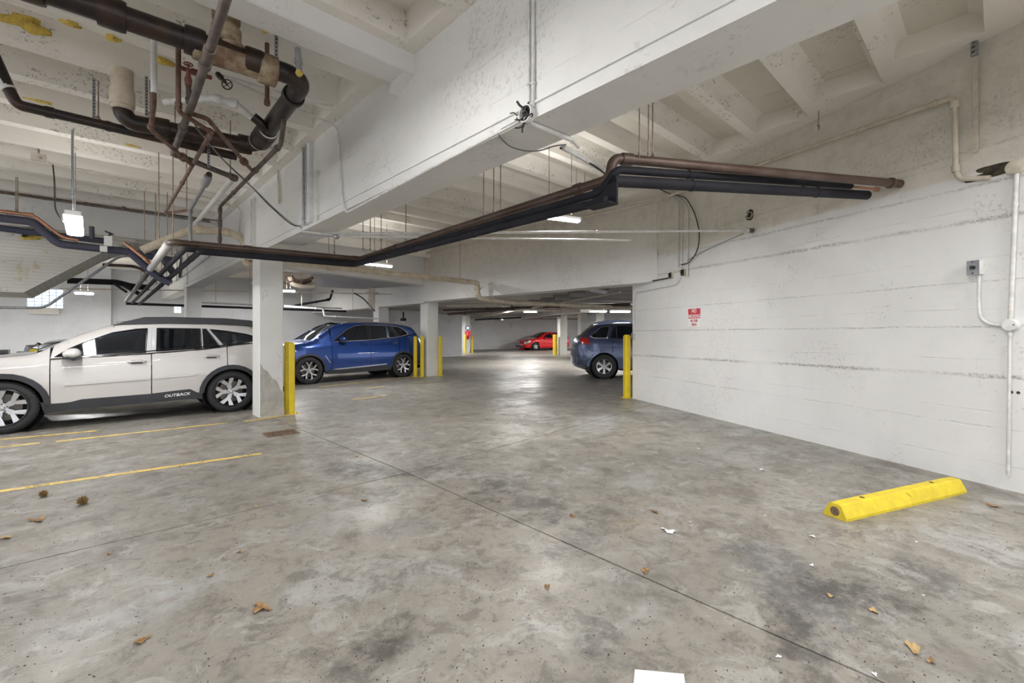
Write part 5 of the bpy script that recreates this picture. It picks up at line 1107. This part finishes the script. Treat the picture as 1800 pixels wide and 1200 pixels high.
# conduits and open boxes at the wall corner
for k, (x_, yb_, lab) in enumerate(((1192.5, 470, 'leftmost of the three vertical conduits above the open boxes'), (1198.5, 478, 'middle one of the three vertical conduits above the open boxes'), (1209, 486, 'rightmost vertical conduit above the open boxes at the wall corner'))):
    a, b = onw(x_, 350 + k * 6, .03), onw(x_ - .5, yb_, .03); pipe('white_conduit', 'white ' + lab if k != 1 else lab, 'conduit', [tuple(b), (b.x, b.y, a.z), tuple(onw(1165 + k * 8, 338, .05))], .011, 'white_conduit', .08, 8)
def open_box(label, p, s_):
    o = thing('open_box', label, 'junction box', p)
    mk('box_frame', MB().obox(WN * .02, WD * s_, WN * .02, (0, 0, s_ * 1.2)), 'cream_conduit', o); mk('box_mouth', MB().obox(WN * .041, WD * s_ * .85, WN * .002, (0, 0, s_ * 1.05)), 'hole_dark', o)
    random.seed(int(p.x * 100))
    for k in range(6):
        q_ = [WN * .04]; 
        for j in range(3): q_.append(q_[-1] + WD * random.uniform(-.03, .03) + WN * .012 + V((0, 0, random.uniform(-.03, .03))))
        mk('torn_wire', MB().tube(fil(q_, .02, 3), .005, 5), 'black_wire', o, smooth=True)
open_box('left open junction box with black wires at the header corner', onw(1181, 484, .0), .045); open_box('right open junction box with black wires under the conduits', onw(1203, 479, .0), .05)
pipe('cable', 'black cable looping from the ceiling past the crossing conduit to the open boxes', 'cable', [tuple(onw(1155, 330, .3)), tuple(onw(1180, 342, .15)), tuple(onw(1205, 345, .06)), tuple(onw(1222, 375, .05)), tuple(onw(1230, 410, .05)), tuple(onw(1227, 440, .05)), tuple(onw(1212, 462, .05)), tuple(onw(1197, 465, .04))], .009, 'black_wire', .35, 6)
pipe('cable', 'thin grey wire sagging from the wall fitting down to the open boxes', 'cable', [tuple(onw(1312, 408, .03)), tuple(onw(1265, 428, .03)), tuple(onw(1225, 447, .03)), tuple(onw(1208, 458, .03))], .005, 'grey_wire', .3, 6)
pipe('cable', 'black cable running from the open boxes along the header edge', 'cable', [tuple(onw(1178, 488, .03)), tuple(onw(1150, 493, .04)), tuple(onw(1120, 499, .03))], .012, 'black_wire', .1, 6)
pipe('white_conduit', 'thin conduit turning down beside the wall end to a small switch', 'conduit', [tuple(onw(1196, 488, .02)), tuple(onw(1190, 500, .02)), tuple(onw(1150, 508, .02)), tuple(onw(1118, 514, .02)), tuple(onw(1115, 530, .02)), tuple(onw(1115, 586, .02))], .010, 'white_conduit', .1, 8)
p = onw(1115.5, 590, 0); o = thing('outlet_box', 'small grey outlet box on the end of the white wall', 'switch', p); mk('box', MB().obox(WN * .03, WD * .035, WN * .03, (0, 0, .055)), 'panel_grey', o); mk('face_plate', MB().obox(WN * .062, WD * .03, WN * .002, (0, 0, .05)), 'box_grey', o)
# far bay pipes under the low ceiling
fp_ = [('long pale pipe crossing the far bay just inside the opening', (785, 537, 15), (955, 531, 15), .05, 'cream_conduit'), ('grey pipe slanting under the far ceiling, left part', (788, 552, 18), (905, 543, 14), .05, 'dull_pipe'),
      ('thin pipe slanting across the far ceiling behind the cream pipe', (850, 556, 22), (1090, 512, 11.5), .03, 'cream_conduit'), ('dark pipe crossing level beyond the opening', (780, 543, 20), (1108, 535, 14), .05, 'dull_pipe'),
      ('pale pipe above the two far tube lamps', (960, 545, 17), (1108, 538, 14.5), .035, 'cream_conduit'), ('thin black pipe at the foot of the far ceiling', (835, 562, 30), (985, 553, 26), .05, 'insulation')]
for lb, a, b, r_, m_ in fp_:
    A_, B_ = ond(*a), ond(*b); A_.z = min(A_.z, 2.44 - r_); B_.z = min(B_.z, 2.44 - r_); pipe('ceiling_pipe', lb, 'pipe', [tuple(A_), tuple(B_)], r_, m_, .1, 10, couplings=[(0, .3, .015, .04), (0, .7, .015, .04)])
p = ond(1045, 512, 12); o = thing('light_bracket', 'slanted pale metal tray under the far ceiling by the opening', 'tray', p); p2 = ond(1043, 512, 11.5)
mk('tray', MB().obox((0, 0, .02), V((.5, .1, .0)), V((-.04, .12, 0)), (0, 0, .02)), 'white_metal', o); mk('tray_lip', MB().obox((0, -.12, -.02), V((.5, .1, 0)), V((0, .01, 0)), (0, 0, .03)), 'white_metal', o)
# pipes behind the near column and over the suv
pipe('white_pipe', 'thin white sprinkler pipe stepping down over the blue suv', 'pipe', [tuple(ony(500, 538, 14.6)), tuple(ony(568, 543, 14.6)), tuple(ony(570, 555, 14.6)), tuple(ony(575, 556, 14.6)), tuple(ony(664, 560, 14.6))], .028, 'white_metal', .06, 8, couplings=[(0, .8, .012, .02), (3, .15, .012, .02)], rods=[(tuple(ony(530, 540, 14.6)), 3.72), (tuple(ony(620, 558, 14.6)), 3.72)])
pipe('insulated_pipe', 'black pipe on hangers with an upturned end behind the near column', 'pipe', [tuple(ony(518, 537, 15.5)), tuple(ony(580, 526, 15.5)), tuple(ony(585, 510, 15.5))], .035, 'insulation', .05, 8, couplings=[(0, .3, .012, .02), (0, .6, .012, .02), (0, .95, .015, .03)])
pipe('white_conduit', 'thin level conduit from the small lamp to the cluttered column head', 'conduit', [tuple(ony(515, 514, 14.2)), tuple(ony(690, 517, 14.2))], .015, 'cream_conduit', .06, 8)
cl = thing('valve_cluster', 'rusty cluster of old valves and pipes behind the small lamp', 'pipes', ony(530, 497, 14.8))
mk('pipe_bend', MB().tube(fil([(-.35, 0, .15), (-.30, 0, -.05), (0, 0, -.12), (.38, 0, -.10)], .1), .07, 12), 'cream_pipe', cl, smooth=True); mk('pipe_bend', MB().tube(fil([(-.28, .1, .2), (-.15, .1, .05), (.2, .1, .1), (.4, .1, .22)], .1), .05, 12), 'rust_brown', cl, smooth=True)
mk('valve_wheel', MB().tube([(-.38 + .1 * math.cos(2 * PI * k / 14), -.08, .08 + .1 * math.sin(2 * PI * k / 14)) for k in range(15)], .02, 6), 'rust_brown', cl, smooth=True); mk('pipe_bend', MB().cyl((.0, .05, -.05), (.3, .05, .1), .05, 10), 'cast_iron', cl)
bd = thing('conduit_bundle', 'cluster of short vertical conduits at the far column head', 'conduits', ony(654, 525, 13.9))
for k in range(4): mk('conduit', MB().cyl((-.10 + k * .06, 0, -.35), (-.10 + k * .06, 0, .95), .02, 8), 'cream_conduit', bd)
mk('cable', MB().tube(fil([(-.6, 0, .15), (-.3, 0, .0), (0, 0, -.3), (.1, 0, -.4)], .1), .02, 6), 'black_wire', bd, smooth=True); mk('bracket', MB().box((-.2, -.03, .18), (.2, .03, .22)), 'cream_conduit', bd)
cam_ = thing('ceiling_fixture', 'small black fixture hanging between the columns over the suv', 'fixture', ony(709, 558, 14.5)); mk('fixture_body', MB().box((-.09, -.06, -.12), (.09, .06, -.02)), 'insulation', cam_); mk('fixture_stem', MB().cyl((0, 0, -.02), (0, 0, .2), .03, 8), 'insulation', cam_)
wb = thing('wire_tangle', 'hanging tangle of dark wires on the beam behind the header bends', 'wires', onx(320, 470, XF)); random.seed(11)
for k in range(7):
    q_ = [V((0, random.uniform(-.3, .3), .3))]
    for j in range(4): q_.append(q_[-1] + V((-.01, random.uniform(-.12, .12), -random.uniform(.08, .2))))
    mk('wire', MB().tube(fil(q_, .05, 3), .012, 5), 'black_wire', wb, smooth=True)
pipe('white_conduit', 'white conduit slanting along the beam face behind the header bends', 'conduit', [tuple(onx(375, 443, XF)), tuple(onx(318, 487, XF)), tuple(onx(300, 497, XF))], .022, 'white_conduit', .05, 8, couplings=[(0, .3, .008, .03)])
# ------------------------------------------------------------------ bollards, wheel stop, drain, sign
def bollard(label, px_, py_, h, w=.098, rz=0.0, at_=None):
    p = onz(px_, py_) if at_ is None else V(at_); t = thing('bollard', label, 'bollard', (p.x, p.y, 0), rz, 'yellow steel posts guarding the columns')
    a = w / 2; c = .018; mb = MB(); P = [(-a + c, -a), (a - c, -a), (a, -a + c), (a, a - c), (a - c, a), (-a + c, a), (-a, a - c), (-a, -a + c)]
    mb.prism(P, lambda x, y: (x, y, .01), lambda x, y: (x, y, h - .03)); n0 = len(mb.v)
    mk('post', mb, 'safety_yellow', t)
    mk('post_cap', MB().prism(P, lambda x, y: (x, y, h - .03), lambda x, y: (x * .62, y * .62, h)), 'safety_yellow', t)
    mk('base_plate', MB().box((-a - .035, -a - .035, 0), (a + .035, a + .035, .012)), 'safety_yellow', t)
    for i in (-1, 1):
        for j in (-1, 1): mk('anchor_bolt', MB().cyl((i * (a + .018), j * (a + .018), .012), (i * (a + .018), j * (a + .018), .028), .009, 6), 'rod_steel', t)
    return t
bollard('near yellow post, front one of two at the first column', 512, 726.5, 1.215)
bollard('near yellow post, rear one of two at the first column', 504.5, 722, 1.215, .085)
bollard('yellow post furthest left before the middle column', 730, 661.8, 1.27, .10); bollard('yellow post close against the left face of the middle column', 742, 662, 1.27, .10); bollard('yellow post on the right side of the middle column', 774, 660.5, 1.27, .10)
bollard('single yellow post in front of the slate estate car', 1102, 699, 1.335, .125, math.atan2(WD.y, WD.x))
bollard('far yellow post, leftmost of three at the distant column', 803, 619.8, 1.3, .12); bollard('far yellow post, middle of three at the distant column', 818, 620.5, 1.3, .12); bollard('far yellow post, rightmost of three at the distant column', 830, 620, 1.2, .12)
bollard('far yellow post left of the grey column by the red hatchback', 975.5, 623.8, 1.3, .20); bollard('far yellow post showing above the slate car tail', 1022, 624, 1.3, .2)
A_, B_ = onz(1475, 908), onz(1672, 862)
ws = thing('wheel_stop', 'yellow concrete wheel stop on the bare floor at right', 'wheel stop', (*((A_ + B_) / 2).xy, 0), math.atan2((B_ - A_).y, (B_ - A_).x)); L = (B_ - A_).length + .10
P = [(-.085, 0), (-.085, .02), (-.045, .10), (-.03, .108), (.03, .108), (.045, .10), (.085, .02), (.085, 0)]; mb = MB(); N = 14; n_ = len(P)
vs = []
for i in range(N + 1):
    x = -L / 2 + L * i / N; k_ = 1 - .0 * i
    sx_ = 1 if 0 < i < N else .97
    vs += [(x, a * sx_, b * sx_) for a, b in P]
fs = [(i * n_ + j, (i + 1) * n_ + j, (i + 1) * n_ + (j + 1) % n_, i * n_ + (j + 1) % n_) for i in range(N) for j in range(n_)] + [tuple(range(n_)), tuple(range(N * n_, N * n_ + n_))]
mk('stop_body', MB().add(vs, fs), 'stop_yellow', ws)
for x in (-L * .30, L * .28): mk('anchor_hole', MB().lathe([(0, .0015), (.016, .0015), (.018, 0)], (x, 0, .108), (0, 0, 1), 14), 'hole_dark', ws)
mk('end_recess', MB().lathe([(0, .001), (.03, .001), (.034, -.001)], (-L / 2 - .001, 0, .05), (-1, 0, 0), 16), 'iron_grate', ws)
mk('surface_crack', MB().add([(-.02, -.040, .1035), (.0, -.052, .09), (.03, -.064, .066), (.034, -.063, .066), (.005, -.050, .092), (-.015, -.038, .105)], [(0, 1, 4, 5), (1, 2, 3, 4)]), 'hole_dark', ws, flip=False)
g0, g1, g2 = onz(467, 758), onz(492, 768), onz(524, 758)
dr = thing('floor_drain', 'rusty rectangular drain grate set in the floor by the first column', 'drain', (1.90, 6.66, 0), -.05)
mk('frame', MB().box((-.20, -.16, .0), (.20, -.13, .008)).box((-.20, .13, 0), (.20, .16, .008)).box((-.20, -.13, 0), (-.17, .13, .008)).box((.17, -.13, 0), (.20, .13, .008)), 'iron_grate', dr)
mk('pit', MB().box((-.17, -.13, .0005), (.17, .13, .002)), 'hole_dark', dr)
for k in range(9): mk('bar', MB().box((-.155 + k * .037, -.13, .002), (-.137 + k * .037, .13, .008)), 'iron_grate', dr)
sg_ = onw(1220.5, 557.5, .004); sgw, sgh = .13, .17
s_ = thing('no_smoking_sign', 'small red and white NO SMOKING sign on the white wall', 'sign', sg_)
mk('sign_plate', MB().obox((0, 0, 0), WD * .150, WN * .003, (0, 0, .155)), 'sign_white', s_); mk('red_panel', MB().obox(WN * .002 + V((0, 0, .065)), WD * .148, WN * .003, (0, 0, .083)), 'sign_red', s_)
rot = (PI / 2, 0, math.atan2(-WD.y, -WD.x))
for body, z_, size, m_ in (('NO', .080, .088, 'sign_white'), ('SMOKING', -.006, .080, 'sign_white'), ('IN THIS', -.080, .062, 'sign_red'), ('AREA', -.142, .062, 'sign_red')):
    t_ = text('lettering', body, size, m_, s_, WN * .006 + V((0, 0, z_)), rot, .0008, 0, .0012, .84)
# fire extinguisher and signs on the far column
p = onz(823, 620); fe = thing('fire_extinguisher', 'red fire extinguisher on the distant column with a round blue sign', 'fire extinguisher', (p.x - .12, p.y - .12, 0))
fv = V((-.7, -.7, 0)); mk('cylinder', MB().lathe([(0, .0), (.10, .01), (.11, .05), (.11, .45), (.06, .53), (.03, .56)], (0, 0, .95), (0, 0, 1), 18), 'sign_red', fe, smooth=True); mk('round_sign', MB().lathe([(0, .01), (.22, .01), (.22, -.01)], (0, 0, 1.75), fv, 20), 'sign_white', fe); mk('sign_ring', MB().lathe([(.12, .012), (.2, .012)], (0, 0, 1.75), fv, 20), 'paint_slate', fe); mk('cabinet', MB().obox((0, 0, 1.35), (.14, -.14, 0), (-.06, -.06, 0), (0, 0, .2)), 'sign_red', fe)
# tools behind the white bonnet
tp = ony(22, 618, 12.2)
tr_ = thing('tool_cart', 'low cart of black and yellow tool cases behind the white bonnet', 'tool cart', (tp.x, 12.2, 0))
mk('cart_body', MB().box((-.45, -.2, .1), (.35, .2, .90)), 'box_grey', tr_)
for k, (x_, w_, m_) in enumerate(((-.40, .09, 'trim_black'), (-.24, .06, 'safety_yellow'), (-.12, .08, 'trim_black'), (.02, .05, 'safety_yellow'), (.14, .08, 'box_grey'), (.27, .05, 'stop_yellow'))): mk('tool_case', MB().box((x_ - w_, -.15, .90), (x_ + w_, .12, 1.0 + .035 * (k % 3))), m_, tr_)
# ------------------------------------------------------------------ litter
def leafy(label, px_, py_, s_, mat, seed, cat='leaf', nm='dry_leaf', group=None):
    random.seed(seed); p = onz(px_, py_); n_ = 14; vs = [(0, 0, .004)]; ph = random.uniform(0, 6)
    for k in range(n_):
        a_ = 2 * PI * k / n_; r_ = s_ * (1 + .35 * math.sin(3 * a_ + ph) + random.uniform(-.25, .25)); vs.append((r_ * math.cos(a_), r_ * .6 * math.sin(a_), .003 + random.uniform(0, .35) * s_))
    o = mk(nm, MB().add(vs, [(0, 1 + k, 1 + (k + 1) % n_) for k in range(n_)]), mat, None, flip=False); o.location = (p.x, p.y, 0.0); o.rotation_euler = (0, 0, random.uniform(0, 6)); return tag(o, label, cat, group)
for i, (x_, y_, s_, m_, lb) in enumerate(((66, 915, .05, 'leaf_brown', 'flat brown leaf in front of the two burrs'), (459, 1070, .05, 'leaf_brown', 'curled brown leaf in the left foreground'), (250, 1127, .03, 'leaf_brown', 'dark leaf scrap behind the left foreground'), (10, 946, .035, 'leaf_tan', 'thin straw scrap at the left edge'),
        (1459, 1048, .022, 'leaf_tan', 'small tan leaf on the dark stain below the wheel stop'), (1537, 1075, .025, 'leaf_tan', 'flat tan leaf right of the dark stain'), (1605, 1140, .035, 'leaf_tan', 'largest tan leaf at the bottom right'), (1637, 1163, .02, 'leaf_brown', 'small brown leaf near the bottom right corner'),
        (1007, 907, .03, 'leaf_brown', 'dark crumpled leaf beside the long floor joint'), (1134, 1004, .03, 'leaf_brown', 'dark leaf close above the diagonal joint'), (1150, 900, .03, 'leaf_brown', 'small dry twig like leaf above the white paper'), (962, 1032, .022, 'leaf_brown', 'tiny dark leaf in the centre foreground'),
        (370, 1013, .022, 'leaf_brown', 'small dark leaf in the left middle foreground'), (192, 974, .016, 'leaf_brown', 'tiny dark leaf under the cross joint'), (422, 971, .02, 'leaf_brown', 'tiny leaf right of the centre left joint'), (625, 802, .03, 'leaf_tan', 'tan paper wad by the crossing joints'), (450, 891, .02, 'leaf_tan', 'tan scrap lying on the cross joint'), (640, 880, .03, 'leaf_brown', 'dark sprig below the crossing of the joints'), (877, 882, .02, 'leaf_brown', 'small leaf on the trail of stains'), (1745, 890, .04, 'leaf_brown', 'brown crumbs by the wall past the wheel stop'))):
    leafy(lb, x_, y_, s_, m_, 30 + i)
for i, (x_, y_, s_, lb) in enumerate(((1175, 934, .045, 'torn white paper scrap on the floor right of centre'), (1228, 789, .02, 'tiny white scrap furthest along the aisle'), (1340, 826, .028, 'white scrap on the floor near the white wall'), (1427, 994, .016, 'white chip on the edge of the dark stain'), (1428, 943, .018, 'thin white sliver between scrap and wheel stop'), (1345, 907, .01, 'tiny white chip left of the wheel stop'), (1611, 953, .010, 'tiny white chip below the wheel stop'), (1214, 918, .012, 'white crumb beside the torn paper scrap'), (1368, 1155, .012, 'white crumb by the joint at the bottom right'), (1538, 1186, .012, 'pale chip beside the end of the joint'), (1623, 1047, .008, 'pale speck right of the dark stain'))):
    leafy(lb, x_, y_, s_, 'paper_white', 60 + i, 'paper scrap', 'paper_scrap')
a, b, c, d = onz(1116, 1178), onz(1202, 1186), onz(1210, 1240), onz(1110, 1240)
o = mk('paper_sheet', MB().add([(*a.xy, .002), (*b.xy, .002), (*c.xy, .002), (*d.xy, .002), (*a.xy, .005), (*b.xy, .005), (*c.xy, .005), (*d.xy, .005)], [(0, 3, 2, 1), (4, 5, 6, 7), (0, 1, 5, 4), (1, 2, 6, 5), (2, 3, 7, 6), (3, 0, 4, 7)]), 'paper_white'); tag(o, 'white sheet lying flat at the bottom edge of the floor', 'sheet')
for i, (x_, y_, r_, lb) in enumerate(((76, 873, .028, 'smaller spiky brown seed ball at left'), (145, 886, .034, 'larger spiky brown seed ball at left'))):
    p = onz(x_, y_); random.seed(i); bm = bmesh.new(); bmesh.ops.create_icosphere(bm, subdivisions=2, radius=r_ * .7)
    for f in list(bm.faces):
        cc = f.calc_center_median(); r = bmesh.ops.poke(bm, faces=[f]); r['verts'][0].co = cc.normalized() * r_ * random.uniform(1.0, 1.35)
    me = bpy.data.meshes.new('seed_ball'); bm.to_mesh(me); bm.free(); o = link('seed_ball', me, 'burr_brown'); o.location = (p.x, p.y, r_ * .9); tag(o, lb, 'seed ball')
random.seed(21); mb = MB()
for k in range(2600):
    x_ = random.uniform(-80, 1880); y_ = 600 + 640 * random.random() ** .7
    if y_ < 740: continue
    p = onz(x_, y_)
    if p.x > wallx(p.y) - .05 or p.x < -3: continue
    s_ = random.choice((.0012, .0015, .0015, .002, .002, .0025, .0035)); a_ = random.uniform(0, 6); e = random.uniform(.2, .6)
    mb.obox((p.x, p.y, s_ * .4), (math.cos(a_) * s_, math.sin(a_) * s_, 0), (-math.sin(a_) * s_ * e, math.cos(a_) * s_ * e, 0), (0, 0, s_ * .4))
o = mk('grit', mb, 'grit_dark', kind='stuff'); o['label'] = 'scattered dark grit and leaf crumbs all over the concrete floor'; o['category'] = 'debris'
